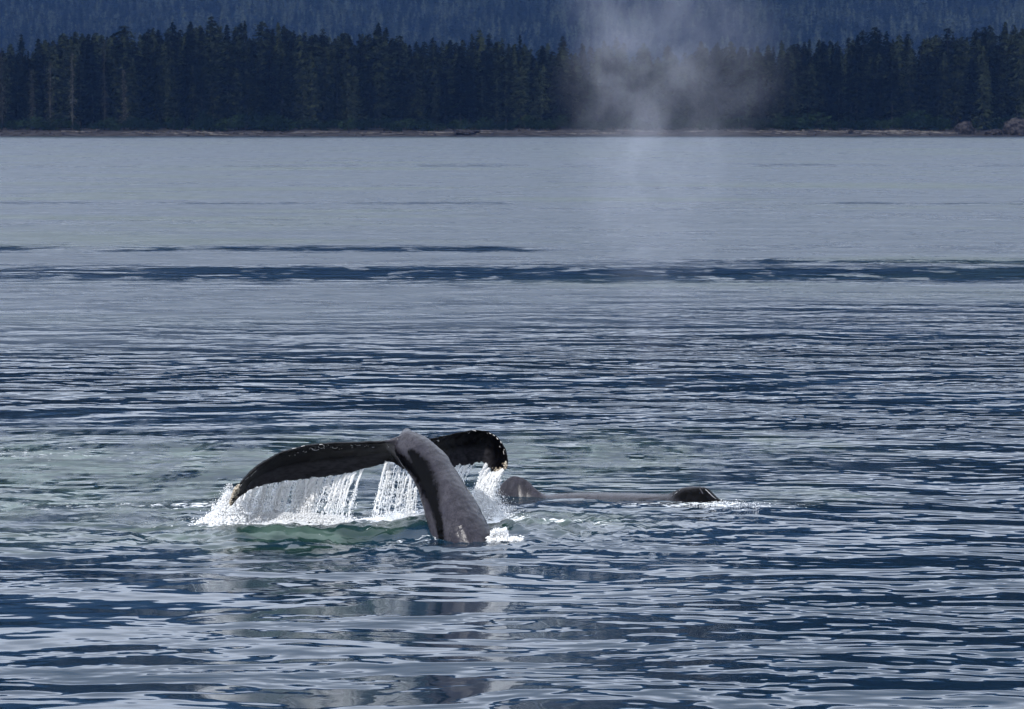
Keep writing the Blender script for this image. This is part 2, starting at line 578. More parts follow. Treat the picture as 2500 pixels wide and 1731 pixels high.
n_g = fbm(GXX.shape, 1.5, 8, 0.45, 2)
n_g2 = fbm(GXX.shape, 1.2, 9, 0.4, 5)
GREEN = (0.62 * gpx(250, 1180, 4.4, 5.0) + 0.5 * gpx(60, 1130, 4, 5) + 0.34 * gpx(850, 1285, 2.4, 1.1)
         + 0.6 * gpx(1330, 1280, 1.4, 0.8) + 0.5 * gpx(1700, 1090, 2.6, 2.6) + 0.6 * gpx(1850, 1205, 1.4, 1.2)
         + 0.5 * gpx(1300, 1110, 3, 3.0) + 0.6 * gpx(300, 1320, 3, 1.0))
GREEN = np.clip(GREEN * (0.9 + 0.35 * n_g), 0, 1)
CHURN = (0.9 * gpx(230, 1165, 4.2, 5.5) + 0.5 * gpx(60, 1110, 4, 5) + 0.55 * gpx(780, 1282, 1.7, 0.7) + 0.45 * gpx(1000, 1290, 0.9, 0.7)
         + 0.75 * gpx(1320, 1275, 1.2, 0.7) + 0.6 * gpx(1600, 1110, 3.2, 3.0) + 0.4 * gpx(1250, 1110, 3, 3) + 0.4 * gpx(1850, 1205, 1.4, 0.8))
CHURN = np.clip(CHURN * (0.8 + 0.4 * n_g2), 0, 1)
FOAM = (1.0 * gpx(565, 1284, 0.28, 0.35) + 0.95 * gpx(700, 1278, 0.9, 0.40) + 0.7 * gpx(880, 1272, 0.7, 0.40)
        + 0.8 * gpx(1010, 1258, 0.4, 0.5) + 0.95 * gpx(1185, 1262, 0.35, 0.6) + 0.75 * gpx(1340, 1282, 0.7, 0.35, -0.3)
        + 0.8 * gpx(1210, 1317, 0.25, 0.18) + 0.40 * gpx(1720, 1236, 0.5, 0.5) + 0.30 * gpx(1830, 1236, 0.8, 0.5)
        + 0.36 * gpx(300, 1238, 1.6, 0.6) + 0.38 * gpx(500, 1240, 0.5, 0.5) + 0.33 * gpx(100, 1110, 1.2, 1.0)
        + 0.55 * gpx(1100, 1318, 0.5, 0.12) + 0.45 * gpx(780, 1290, 1.5, 0.5) + 0.5 * gpx(1560, 1240, 0.6, 0.2))
FOAM = np.clip(FOAM, 0, 1)
CALM = np.clip(0.8 * gpx(1000, 1345, 1.6, 0.7) + 0.7 * gpx(1430, 1240, 1.6, 0.7) + 0.5 * gpx(300, 1330, 3.0, 0.8), 0, 1)

ny, nx_ = GXX.shape
V = np.stack([GXX, GYY, WATER_Z], 2).reshape(-1, 3)
idx = np.arange(ny * nx_).reshape(ny, nx_)
Q = np.stack([idx[:-1, :-1], idx[:-1, 1:], idx[1:, 1:], idx[1:, :-1]], -1).reshape(-1, 4)
BX, BY0, BY1 = 6000.0, -3000.0, 946.5
ov = [(-BX, BY0, 0), (BX, BY0, 0), (-BX, GY0, 0), (GX0, GY0, 0), (GX1, GY0, 0), (BX, GY0, 0),
      (-BX, GY1, 0), (GX0, GY1, 0), (GX1, GY1, 0), (BX, GY1, 0), (-BX, BY1, 0), (BX, BY1, 0)]
o0 = len(V)
V = np.vstack([V, np.array(ov, float)])
big = [(0, 1, 5, 2), (2, 3, 7, 6), (4, 5, 9, 8), (6, 9, 11, 10)]
Q2 = np.array(big) + o0
me = mesh_np('water', V, [Q, Q2])
for nm, arr in (('green', GREEN), ('churn', CHURN), ('foam', FOAM), ('calm', CALM)):
    a = me.attributes.new(nm, 'FLOAT', 'POINT')
    a.data.foreach_set('value', np.concatenate([arr.ravel(), np.zeros(len(ov))]).astype(np.float32))
smooth(me)
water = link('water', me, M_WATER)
tag(water, kind='structure')


def wz(x, y):
    i = int(round((y - GY0) / GS))
    j = int(round((x - GX0) / GS))
    if 0 <= i < ny and 0 <= j < nx_:
        return WATER_Z[i, j]
    return 0.0


# ------------------------------------------------------------------ far shore: beach, forest floor, hill
def beach_h(x, Y):
    """height of the shore above the water"""
    t = Y - 946.0 + 1.3 * math.sin(x * 0.031) + 0.8 * math.sin(x * 0.11 + 1.0)
    if t < 0:
        return t * 0.12
    if t < 16:
        return 2.1 * (t / 16) ** 0.85 + 0.10 * math.sin(x * 0.5 + t) * min(1, t / 3)
    return 2.1 + (t - 16) * 0.035


xs = np.arange(-420, 421, 3.0)
yb = np.concatenate([np.arange(940, 968, 1.0)])
Vb = np.array([(x, y, beach_h(x, y)) for y in yb for x in xs])
nb = len(xs)
ii = np.arange(len(Vb)).reshape(len(yb), nb)
me = mesh_np('beach', Vb, [np.stack([ii[:-1, :-1], ii[:-1, 1:], ii[1:, 1:], ii[1:, :-1]], -1).reshape(-1, 4)])
smooth(me)
tag(link('beach', me, M_BEACH), kind='structure')

yf = np.concatenate([np.arange(963, 1100, 6.0), np.arange(1100, 2701, 100.0)])
Vb = np.array([(x * 6 if abs(x) > 300 else x, y, beach_h(x, min(y, 1100.0)) + 0.06 - (0.25 if y < 964 else 0)) for y in yf for x in xs])
ii = np.arange(len(Vb)).reshape(len(yf), nb)
me = mesh_np('forest_floor', Vb, [np.stack([ii[:-1, :-1], ii[:-1, 1:], ii[1:, 1:], ii[1:, :-1]], -1).reshape(-1, 4)])
smooth(me)
tag(link('forest_floor', me, M_FLOOR), kind='structure')


def hill_h(x, Y):
    t = Y - 2640.0 + 60 * math.sin(x * 0.0045 + 0.6) + 30 * math.sin(x * 0.011)
    h = 4.0 + max(t, 0) * 0.30 if t < 500 else 154 + (t - 500) * 0.45
    if t < 0:
        h = 4.0 + t * 0.05
    h *= 1 + 0.10 * math.sin(x * 0.0016 + 1.0) + 0.05 * math.sin(x * 0.0041 + Y * 0.002)
    return h


hx = np.concatenate([np.arange(-5000, -800, 200.0), np.arange(-800, 801, 25.0), np.arange(1000, 5001, 200.0)])
hy = np.concatenate([np.arange(2560, 3200, 25.0), np.arange(3200, 4701, 100.0)])
Vh = np.array([(x, y, hill_h(x, y)) for y in hy for x in hx])
ii = np.arange(len(Vh)).reshape(len(hy), len(hx))
me = mesh_np('hill', Vh, [np.stack([ii[:-1, :-1], ii[:-1, 1:], ii[1:, 1:], ii[1:, :-1]], -1).reshape(-1, 4)])
smooth(me)
tag(link('hill', me, M_HILL), kind='structure')


# ------------------------------------------------------------------ trees
def conifer_meshes(hgt, rad, base, seed, nb=240, bare=0.0, clump=0.75, per=7, blunt=0):
    """trunk mesh and crown mesh of one conifer, foot at the origin"""
    g = random.Random(seed)
    n = 9
    lean = (g.uniform(-.02, .02), g.uniform(-.02, .02))
    zz = np.linspace(0, hgt * 0.985, n)
    line = np.array([[(lean[0] * z + 0.12 * math.sin(z * 0.3 + seed), lean[1] * z, z - 0.3) for z in zz]])
    r0 = 0.011 * hgt + 0.08
    rr = np.array([[r0 * (1 - z / hgt) ** 0.8 + 0.03 for z in zz]])
    tv, tq = tubes(line, rr, 6)
    trunk = mesh_np('trunk', tv, [tq])
    smooth(trunk)
    Vv, Ff = [], []
    gap = [g.random() for _ in range(12)]
    for i in range(nb):
        u = g.random() ** 0.85
        z = base + (hgt - base) * u
        prof = (1 - u) ** (0.42 if blunt else 0.72) * (0.55 + 0.45 * min(1, (u + 0.05) / 0.25))
        sec = gap[int(u * 11.99)]
        ln = rad * prof * g.uniform(0.55, 1.12) * (0.75 + 0.45 * sec) + 0.18
        a = g.uniform(0, 2 * math.pi)
        droop = g.uniform(-0.1, 0.55)
        cx, cy = lean[0] * z, lean[1] * z
        ca, sa = math.cos(a), math.sin(a)
        for j in range(per):
            t = (j + g.uniform(0.2, 1.0)) / per
            if u > 0.93 and t < 0.2:
                continue
            px, py = cx + ca * ln * t, cy + sa * ln * t
            pz = z - droop * ln * t * t - 0.10 * ln * t + g.uniform(-.15, .15)
            s = clump * g.uniform(0.45, 1.0) * (1.0 - 0.35 * t) * (0.45 + 0.55 * (1 - u) ** 0.5)
            w = s * 0.55
            # a drooping spray of needles: two crossed slanting triangles
            ox, oy = -sa * w * g.choice((-1, 1)), ca * w
            k0 = len(Vv)
            Vv += [(px - ca * s * .4, py - sa * s * .4, pz + 0.12 * s), (px + ca * s * .6 + ox, py + sa * s * .6 + oy, pz - g.uniform(.1, .5) * s),
                   (px + ca * s * .3 - ox, py + sa * s * .3 - oy, pz - g.uniform(.2, .8) * s)]
            Ff.append((k0, k0 + 1, k0 + 2))
    # leader
    k0 = len(Vv)
    tx, ty = lean[0] * hgt, lean[1] * hgt
    Vv += [(tx - .16, ty, hgt - 1.1), (tx + .16, ty + .05, hgt - 1.0), (tx, ty, hgt + .25), (tx, ty - .16, hgt - 1.0), (tx, ty + .16, hgt - 1.1)]
    Ff += [(k0, k0 + 1, k0 + 2), (k0 + 3, k0 + 4, k0 + 2)]
    crown = mesh_np('crown', np.array(Vv), [np.array(Ff)])
    return trunk, crown


def snag_meshes(hgt, seed):
    """dead or dying tree: pale stem, short drooping lichen-hung branches"""
    g = random.Random(seed)
    zz = np.linspace(0, hgt, 10)
    line = np.array([[(0.1 * math.sin(z * .4 + seed), 0.06 * math.sin(z * .3), z - .2) for z in zz]])
    rr = np.array([[0.20 * (1 - z / hgt) ** 0.7 + 0.04 for z in zz]])
    tv, tq = tubes(line, rr, 6)
    trunk = mesh_np('trunk', tv, [tq])
    smooth(trunk)
    lines, rad, tri = [], [], []
    Vv = []
    for i in range(130):
        u = g.uniform(0.12, 1.0)
        z = hgt * u
        ln = g.uniform(0.5, 1.9) * (1.1 - 0.6 * u)
        a = g.uniform(0, 6.283)
        pts = [(math.cos(a) * ln * t, math.sin(a) * ln * t, z - 0.55 * ln * t * t) for t in (0, .35, .7, 1)]
        lines.append(pts)
        rad.append([.06, .045, .03, .015])
        for j in range(4):
            t = g.uniform(.2, 1)
            p = (math.cos(a) * ln * t, math.sin(a) * ln * t, z - 0.55 * ln * t * t)
            k0 = len(Vv)
            s = g.uniform(.15, .45)
            Vv += [p, (p[0] + g.uniform(-s, s), p[1] + g.uniform(-s, s), p[2] - s), (p[0] + g.uniform(-s, s), p[1] + g.uniform(-s, s), p[2] - .3 * s)]
            tri.append((k0, k0 + 1, k0 + 2))
    bv, bq = tubes(np.array(lines), np.array(rad), 3)
    crown = mesh_np('crown', np.vstack([bv, np.array(Vv)]), [bq, np.array(tri) + len(bv)])
    return trunk, crown


VAR = []
for i in range(18):
    g = random.Random(100 + i)
    VAR.append(conifer_meshes(28.0, g.uniform(3.4, 6.8), g.uniform(0.8, 6.5), 100 + i, nb=g.randint(300, 420), clump=g.uniform(1.0, 1.6), blunt=g.choice((0, 0, 1, 1))))
for t_, c_ in VAR:
    t_.materials.append(M_BARK)
    c_.materials.append(M_SPRUCE)

PROF_X = [-400, 0, 90, 180, 300, 450, 600, 750, 900, 1000, 1150, 1300, 1500, 1700, 1900, 2000, 2100, 2200, 2300, 2400, 2500, 2900]
PROF_Y = [150, 104, 80, 60, 62, 46, 52, 62, 68, 78, 84, 92, 99, 102, 92, 82, 74, 76, 72, 66, 56, 50]


def top_z(px, Y):
    return H + (HOR - np.interp(px, PROF_X, PROF_Y)) / F * Y


GROUP_T = 'spruces of the shoreline forest'


def section(px):
    for lim, txt in ((230, 'among the pale dead trees at left'), (620, 'above the left fluke tip'),
                     (1000, 'above the tail stock'), (1400, 'between the tail and the mist'), (1950, 'behind the mist'),
                     (2320, 'right of the mist'), (9999, 'behind the rocks at far right')):
        if px < lim:
            return txt



def place_tree(var, px, Y, h, label, group, rz=None, name='spruce_tree', wide=1.0):
    x = (px - 1250) / F * Y
    root = empty(name, (x, Y, beach_h(x, Y) - 0.1), R.uniform(0, 6.28) if rz is None else rz, (h / 28.0 * wide, h / 28.0 * wide, h / 28.0))
    t = link('trunk', var[0], None, root)
    c = link('crown', var[1], None, root)
    tag(root, label, 'tree', group)
    return root


n_tree = 0
ROWS = [(964.0, 3.0, 88, 0.60, 0.86), (970, 4.0, 92, 0.72, 0.97), (981, 5.0, 105, 0.80, 1.03)]
LBL = ['front-edge forest spruce, ', 'middle-row forest spruce, ', 'skyline forest spruce, ']
for ri, (Y0, dY, cnt, lo, hi) in enumerate(ROWS):
    for i in range(cnt):
        px = -60 + (i + R.uniform(0.05, 0.95)) * 2620 / cnt
        Y = Y0 + R.uniform(-dY, dY) * 0.6
        x = (px - 1250) / F * Y
        h = (top_z(px, Y) - beach_h(x, Y)) * R.uniform(lo, hi) * (1 + 0.035 * math.sin(px * .021 + ri) + 0.025 * math.sin(px * .053 + 2 * ri))
        if ri == 0 and 380 < px < 2000:
            h *= R.uniform(0.8, 1.0)
        place_tree(R.choice(VAR), px, Y, h, LBL[ri] + section(px), GROUP_T + (', front edge', ', middle rows', ', skyline')[ri], wide=R.choice((0.7, 0.85, 1.0, 1.15, 1.35)))
# the big spruces that stand out on the right
bigv = conifer_meshes(28.0, 5.4, 2.5, 501, nb=420, clump=1.15, per=9)
bigv[0].materials.append(M_BARK)
bigv[1].materials.append(M_SPRUCE)
place_tree(bigv, 2090, 959.0, 27.0, 'broad spruce with pale lower trunk, tallest at the forest edge right of the mist', None, name='spruce_tree')
bigv2 = conifer_meshes(28.0, 5.8, 1.2, 502, nb=440, clump=1.15, per=9)
bigv2[0].materials.append(M_BARK)
bigv2[1].materials.append(M_SPRUCE)
place_tree(bigv2, 2395, 958.0, 24.0, 'broad spruce rooted behind the grey shore rocks at the far right', None, name='spruce_tree')

# pale dead trees near the left end
for k_, (px, ytop, ybot, Y, lab) in enumerate([
        (126, 150, 292, 957.8, 'palest dead tree, thick with lichen, in front of the forest at left'),
        (180, 128, 280, 957.8, 'tall thin dead tree right of the palest one at left'),
        (82, 170, 292, 957.8, 'dead tree with drooping bare branches left of the palest one'),
        (258, 100, 250, 957.8, 'thin bare trunk rising high in the forest left of the tallest crowns'),
        (8, 118, 250, 957.8, 'thin greyish dead tree at the left border of the photo'),
        (306, 170, 290, 957.8, 'forked grey dead tree below the tall crowns, right of the thin trunks')]):
    zt = H + (HOR - ytop) / F * Y
    x = (px - 1250) / F * Y
    zb = beach_h(x, Y)
    tr, cr = snag_meshes(zt - zb, 900 + k_)
    tr.materials.append(M_SNAG if k_ < 2 else M_BARK)
    cr.materials.append(M_LICHEN)
    root = empty('dead_tree', (x, Y, zb))
    link('trunk', tr, None, root)
    link('crown', cr, None, root)
    tag(root, lab, 'tree')


# shrubs along the top of the beach
def bush_mesh(seed, n=420):
    g = np.random.default_rng(seed)
    lobes = [(g.uniform(-1.6, 1.6), g.uniform(-.6, .6), g.uniform(.7, 1.9), g.uniform(.7, 1.25)) for _ in range(7)]
    Vv = []
    for i in range(n):
        cx, cy, cz, r = lobes[g.integers(7)]
        d = g.standard_normal(3)
        d /= np.linalg.norm(d)
        p = np.array([cx, cy, cz]) + d * r * g.uniform(.65, 1.08)
        if p[2] < 0.05:
            continue
        a, b = g.standard_normal(3), g.standard_normal(3)
        s = g.uniform(.14, .34)
        Vv += [p + a * s * .6, p + b * s * .6, p - (a + b) * s * .4]
    Vv = np.array(Vv)
    return mesh_np('leaves', Vv, [np.arange(len(Vv)).reshape(-1, 3)])


def stem_mesh(seed):
    g = random.Random(seed)
    L = [[(0, 0, -.2), (g.uniform(-.4, .4), g.uniform(-.2, .2), .8), (g.uniform(-1.2, 1.2), g.uniform(-.5, .5), 1.9)] for _ in range(5)]
    tv, tq = tubes(np.array(L), np.array([[.07, .05, .02]] * 5), 4)
    return mesh_np('stem', tv, [tq])


BUSH = [(bush_mesh(40 + i), stem_mesh(40 + i)) for i in range(6)]
for b_, s_ in BUSH:
    b_.materials.append(M_BUSH)
    s_.materials.append(M_BARK)
for i in range(105):
    px = -40 + (i + R.uniform(0, 1)) * 2580 / 105
    if 2325 < px < 2380:
        continue
    Y = 957.5 + R.uniform(-1.2, 3.0)
    x = (px - 1250) / F * Y
    s = R.uniform(0.7, 1.55) * (1.25 if 480 < px < 780 or 1900 < px < 2280 else 0.95)
    root = empty('shrub', (x, Y, beach_h(x, Y) - 0.05), R.uniform(-.5, .5), (s * R.uniform(.9, 1.5), s, s))
    b_, s_ = R.choice(BUSH)
    link('leaves', b_, None, root)
    link('stem', s_, None, root)
    tag(root, 'leafy shrub at the top of the beach, ' + section(px), 'shrub', 'shrubs along the top of the beach')

# driftwood logs
lg = random.Random(5)
LOGS = [(188, 321, 75, 'long pale drift log on the dark shingle at the left end of the beach', -0.02),
        (790, 320, 90, 'pale drift log with a fork beside the upper beach, left of the tail', 0.03),
        (1290, 316, 9, 'small white log stump on the beach crest above the tail fluke', 0.0),
        (1160, 327, 22, 'short pale tilted log low on the beach above the tail', 0.12),
        (2200, 317, 80, 'longest pale log at the top of the beach left of the grey rocks', 0.01)]


def log_obj(px, py, wpx, lab, tilt, grp=None):
    Y = 946 + (332 - py) * 0.62
    x = (px - 1250) / F * Y
    ln = wpx / F * Y
    r = lg.uniform(.09, .2) if grp else .2
    m = 6
    L = np.array([[((t - .5) * ln, 0.05 * math.sin(t * 5), (t - .5) * ln * tilt + 0.03 * math.sin(t * 7 + px)) for t in np.linspace(0, 1, m)]])
    rr = np.array([[r * (1 - .35 * t) * lg.uniform(.9, 1.1) for t in np.linspace(0, 1, m)]])
    v, q = tubes(L, rr, 7)
    caps = [list(range(0, 7))[::-1], list(range((m - 1) * 7, m * 7))]
    # a stub of a broken branch
    sv, sq = tubes(np.array([[(ln * .2, 0, 0), (ln * .2 + .15, -.1, r + .15), (ln * .2 + .22, -.12, r + .35)]]), np.array([[.07, .05, .03]]), 5)
    me = mesh_np('drift_log', np.vstack([v, sv]), [q, sq + len(v), np.array(caps)])
    smooth(me)
    o = link('drift_log', me, M_LOG, None, (x, Y, beach_h(x, Y) + r * .75))
    o.rotation_euler = (0, 0, lg.uniform(-.25, .25))
    tag(o, lab, 'log', grp)


for a in LOGS:
    log_obj(*a)
for i in range(85):
    px = lg.uniform(330, 2330) if i % 3 else lg.uniform(1850, 2320)
    log_obj(px, lg.uniform(315, 328), lg.uniform(20, 85), 'weathered drift log on the beach, ' + section(px), lg.uniform(-.04, .04), 'drift logs along the beach')


# beach boulders and the rock outcrop at right
def rock_mesh(seed, sub=3):
    g = random.Random(seed)
    bm = bmesh.new()
    bmesh.ops.create_icosphere(bm, subdivisions=sub, radius=1)
    ph = [(Vector((g.gauss(0, 1), g.gauss(0, 1), g.gauss(0, 1))).normalized(), g.uniform(.55, .95)) for _ in range(14)]
    for v in bm.verts:
        for d, c in ph:
            k_ = v.co.dot(d)
            if k_ > c:
                v.co -= d * (k_ - c) * .9
        v.co *= 1 + g.uniform(-.04, .04) + 0.13 * math.sin(v.co.x * 5 + seed) * math.sin(v.co.z * 7 + v.co.y * 4)
    me = bpy.data.meshes.new('boulder')
    bm.to_mesh(me)
    bm.free()
    me.materials.append(M_ROCK)
    return me


ROCKS = [rock_mesh(60 + i, 2) for i in range(6)]
rk = random.Random(9)
for i in range(110):
    px = rk.uniform(0, 900) if i % 2 else rk.uniform(0, 2500)
    Y = rk.uniform(946.8, 956)
    x = (px - 1250) / F * Y
    s = rk.uniform(.18, .55)
    o = link('boulder', rk.choice(ROCKS), None, None, (x, Y, beach_h(x, Y) + s * .2))
    o.scale = (s * rk.uniform(1, 1.7), s, s * rk.uniform(.6, 1))
    o.rotation_euler = (0, 0, rk.uniform(0, 6))
    tag(o, 'small grey boulder on the beach, ' + section(px), 'boulder', 'boulders on the beach')
for px, py, w, h_, lab in [(2355, 312, 45, 28, 'pale grey craggy rock where the beach ends at right'),
                           (2420, 322, 40, 14, 'low dark rock ledge between two crags at the right end'),
                           (2478, 306, 52, 34, 'brownish rock bluff at the right border of the photo'),
                           (1304 + 770, 318, 12, 9, 'dark root stump standing on the logs right of the mist'),
                           (1135, 321, 60, 9, 'dark low rock heap in the middle of the beach')]:
    Y = 950.0
    x = (px - 1250) / F * Y
    o = link('rock', rock_mesh(int(px), 4), None, None, (x, Y, H + (HOR - py) / F * Y - h_ / F * Y * .2))
    o.scale = (w / F * Y * .6, w / F * Y * .35, h_ / F * Y * .8)
    tag(o, lab, 'rock')


# forest behind the individual rows, and the wooded hill: one mass each
def instance_mass(name, pts, meshes, smin, smax, mat, seed, label):
    """one object: tree meshes set on the given points by geometry nodes"""
    me = mesh_np(name, pts, [])if False else bpy.data.meshes.new(name)
    me.vertices.add(len(pts))
    me.vertices.foreach_set('co', np.asarray(pts, np.float32).ravel())
    o = link(name, me)
    tag(o, label, 'forest', None, 'stuff')
    coll = bpy.data.collections.new(name + '_kinds')
    for j, m_ in enumerate(meshes):
        src = bpy.data.objects.new(name + '_kind', m_)
        coll.objects.link(src)
    ng = bpy.data.node_groups.new(name, 'GeometryNodeTree')
    ng.interface.new_socket('Geometry', in_out='INPUT', socket_type='NodeSocketGeometry')
    ng.interface.new_socket('Geometry', in_out='OUTPUT', socket_type='NodeSocketGeometry')
    gi, go = ng.nodes.new('NodeGroupInput'), ng.nodes.new('NodeGroupOutput')
    ci = ng.nodes.new('GeometryNodeCollectionInfo')
    ci.inputs['Collection'].default_value = coll
    ci.inputs['Separate Children'].default_value = True
    ci.inputs['Reset Children'].default_value = True
    ip = ng.nodes.new('GeometryNodeInstanceOnPoints')
    ip.inputs['Pick Instance'].default_value = True
    rs = ng.nodes.new('FunctionNodeRandomValue')
    rs.data_type = 'FLOAT'
    rs.inputs[2].default_value = smin
    rs.inputs[3].default_value = smax
    rs.inputs['Seed'].default_value = seed
    rr = ng.nodes.new('FunctionNodeRandomValue')
    rr.data_type = 'FLOAT_VECTOR'
    rr.inputs[0].default_value = (0, 0, 0)
    rr.inputs[1].default_value = (0, 0, 6.283)
    rr.inputs['Seed'].default_value = seed + 1
    L = ng.links.new
    L(gi.outputs[0], ip.inputs['Points'])
    L(ci.outputs[0], ip.inputs['Instance'])
    L(rs.outputs[1], ip.inputs['Scale'])
    L(rr.outputs[0], ip.inputs['Rotation'])
    L(ip.outputs[0], go.inputs[0])
    md = o.modifiers.new('trees', 'NODES')
    md.node_group = ng
    return o


def with_trunk(t_, c_, mats):
    """trunk and crown as one mesh for the masses"""
    tv = np.array([v.co[:] for v in t_.vertices])
    cv = np.array([v.co[:] for v in c_.vertices])
    tq = np.array([list(p.vertices) for p in t_.polygons])
    cf = np.array([list(p.vertices) for p in c_.polygons])
    me = mesh_np('mass_tree', np.vstack([tv, cv]), [tq, cf + len(tv)])
    for m_ in mats:
        me.materials.append(m_)
    me.polygons.foreach_set('material_index', np.array([0] * len(tq) + [1] * len(cf), np.int32))
    me.update()
    return me


pts = []
for i in range(620):
    px = R.uniform(-250, 2750)
    Y = R.uniform(986, 1050)
    x = (px - 1250) / F * Y
    pts.append((x, Y, min(beach_h(x, Y), top_z(px, Y) - 28 * 1.16)))
mass = [with_trunk(VAR[i][0], VAR[i][1], (M_BARK, M_SPRUCE)) for i in (0, 3, 5, 8, 11)]
instance_mass('background_forest', pts, mass, 0.88, 1.10, None, 3, 'dense mass of spruces deep in the shoreline forest')
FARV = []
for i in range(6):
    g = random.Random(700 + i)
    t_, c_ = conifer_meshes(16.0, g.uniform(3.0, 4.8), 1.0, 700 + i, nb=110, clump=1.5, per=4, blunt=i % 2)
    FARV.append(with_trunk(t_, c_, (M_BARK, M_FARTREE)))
pts = []
for i in range(14000):
    Y = R.uniform(2640, 3180)
    x = R.uniform(-0.19, 0.19) * Y
    pts.append((x, Y, hill_h(x, Y) - 0.5))
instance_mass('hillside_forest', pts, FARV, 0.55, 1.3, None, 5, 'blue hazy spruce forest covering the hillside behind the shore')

# ------------------------------------------------------------------ the diving whale's tail
def zp(x, y, Y):
    """pixel of the enlarged tail view (x2.744, origin 480,1000) at depth Y"""
    return np.array(at(480 + x / 2.744, 1000 + y / 2.744, Y)[:])


def fluke(stations, nst=34, nsec=28, cam_amp=0.16, tl=0.075, scallop=None):
    """stations: (leading x,y,Y, trailing x,y,Y, thickness, camber) -> closed loft"""
    S = catmull([list(s) for s in stations], nst)
    rings = []
    for q, s in enumerate(S):
        L_, T_ = zp(*s[0:3]), zp(*s[3:6])
        th, cb = s[6], s[7]
        c = T_ - L_
        if scallop:
            c = c * (1 + scallop[q % len(scallop)])
        span = zp(*S[min(q + 1, nst - 1)][0:3]) - zp(*S[max(q - 1, 0)][0:3])
        nrm = np.cross(c, span)
        nrm /= np.linalg.norm(nrm) + 1e-9
        if nrm[1] < 0:
            nrm = -nrm
        ring = []
        for j in range(nsec):
            a = 2 * np.pi * j / nsec
            u = 0.5 - 0.5 * math.cos(a)
            prof = 2.97 * (0.2969 * math.sqrt(u) - 0.1260 * u - 0.3516 * u * u + 0.2843 * u ** 3 - 0.1015 * u ** 4) / 0.60
            tt = th * prof + 0.010
            sg = 1 if a < math.pi else -1
            ring.append(L_ + c * u + nrm * (cb * 4 * u * (1 - u) + sg * tt * (abs(math.sin(a)) ** 0.4)))
        rings.append(ring)
    return np.array(rings)


def loft(rings):
    n, m, _ = rings.shape
    V = rings.reshape(-1, 3)
    idx = np.arange(n * m).reshape(n, m)
    nx = np.roll(idx, -1, 1)
    q = np.stack([idx[:-1], nx[:-1], nx[1:], idx[1:]], -1).reshape(-1, 4)
    c0, c1 = rings[0].mean(0), rings[-1].mean(0)
    V = np.vstack([V, c0, c1])
    i0, i1 = n * m, n * m + 1
    t0 = [(idx[0, (j + 1) % m], idx[0, j], i0) for j in range(m)]
    t1 = [(idx[-1, j], idx[-1, (j + 1) % m], i1) for j in range(m)]
    return V, q, np.array(t0 + t1)


LEFT = [  # leading edge, trailing edge, thickness, camber
    (1480, 150, 51.40, 1500, 470, 51.50, .22, .02),
    (1405, 158, 51.36, 1410, 412, 51.62, .20, .03),
    (1345, 188, 51.34, 1350, 378, 51.72, .15, .05),
    (1280, 212, 51.32, 1285, 354, 51.82, .10, .08),
    (1200, 222, 51.30, 1200, 382, 51.90, .080, .11),
    (1000, 228, 51.26, 1010, 430, 52.00, .072, .15),
    (850, 233, 51.20, 850, 455, 52.03, .070, .16),
    (700, 255, 51.14, 700, 470, 52.00, .066, .15),
    (560, 297, 51.08, 560, 488, 51.94, .060, .13),
    (440, 365, 51.02, 455, 505, 51.84, .052, .10),
    (350, 438, 50.98, 380, 532, 51.70, .044, .07),
    (285, 510, 50.96, 315, 570, 51.50, .034, .04),
    (245, 560, 50.96, 275, 600, 51.25, .022, .015),
    (222, 635, 50.98, 232, 650, 51.05, .012, .0)]
RIGHT = [
    (1400, 235, 51.45, 1420, 400, 51.75, .10, .05),
    (1500, 205, 51.62, 1540, 400, 52.10, .085, .08),
    (1600, 190, 51.90, 1660, 395, 52.45, .075, .12),
    (1700, 166, 52.15, 1760, 378, 52.70, .070, .15),
    (1790, 148, 52.38, 1835, 372, 52.85, .066, .16),
    (1870, 138, 52.55, 1895, 360, 52.95, .062, .15),
    (1945, 146, 52.64, 1935, 368, 52.92, .058, .14),
    (2010, 180, 52.62, 1965, 400, 52.80, .052, .11),
    (2052, 235, 52.50, 1985, 430, 52.60, .046, .08),
    (2075, 300, 52.36, 2020, 418, 52.40, .038, .05),
    (2076, 352, 52.25, 2050, 405, 52.28, .026, .02),
    (2068, 392, 52.20, 2060, 408, 52.20, .014, .0)]
sc_rng = random.Random(4)
sc_l = [0.018 * math.sin(i * 2.1) + sc_rng.uniform(-.018, .018) for i in range(60)]
sc_r = [0.035 * math.sin(i * 1.9) for i in range(60)]
rl = fluke(LEFT, 60, 28, scallop=sc_l)
rr_ = fluke(RIGHT, 46, 28, scallop=sc_r)

PED = [  # left outline, right outline, depth, depth ratio
    ((1790, 1230), (2240, 1190), 49.75, .80),
    ((1660, 1010), (2075, 985), 49.85, .82),
    ((1575, 850), (1985, 850), 50.0, .82),
    ((1534, 730), (1925, 735), 50.22, .80),
    ((1506, 620), (1862, 612), 50.45, .78),
    ((1474, 520), (1795, 512), 50.68, .75),
    ((1425, 432), (1733, 410), 50.90, .72),
    ((1372, 362), (1672, 312), 51.12, .70),
    ((1330, 290), (1598, 240), 51.30, .68),
    ((1328, 221), (1524, 185), 51.45, .62),
    ((1360, 171), (1452, 150), 51.58, .56),
    ((1397, 128), (1422, 126), 51.66, .5)]
P_ = []
for (lx, ly), (rx, ry), Y, ratio in PED:
    P_.append(list(zp(lx, ly, Y)) + list(zp(rx, ry, Y)) + [ratio])
P_ = catmull(P_, 40)
cen = (P_[:, 0:3] + P_[:, 3:6]) / 2
tan = np.gradient(cen, axis=0)
rings = []
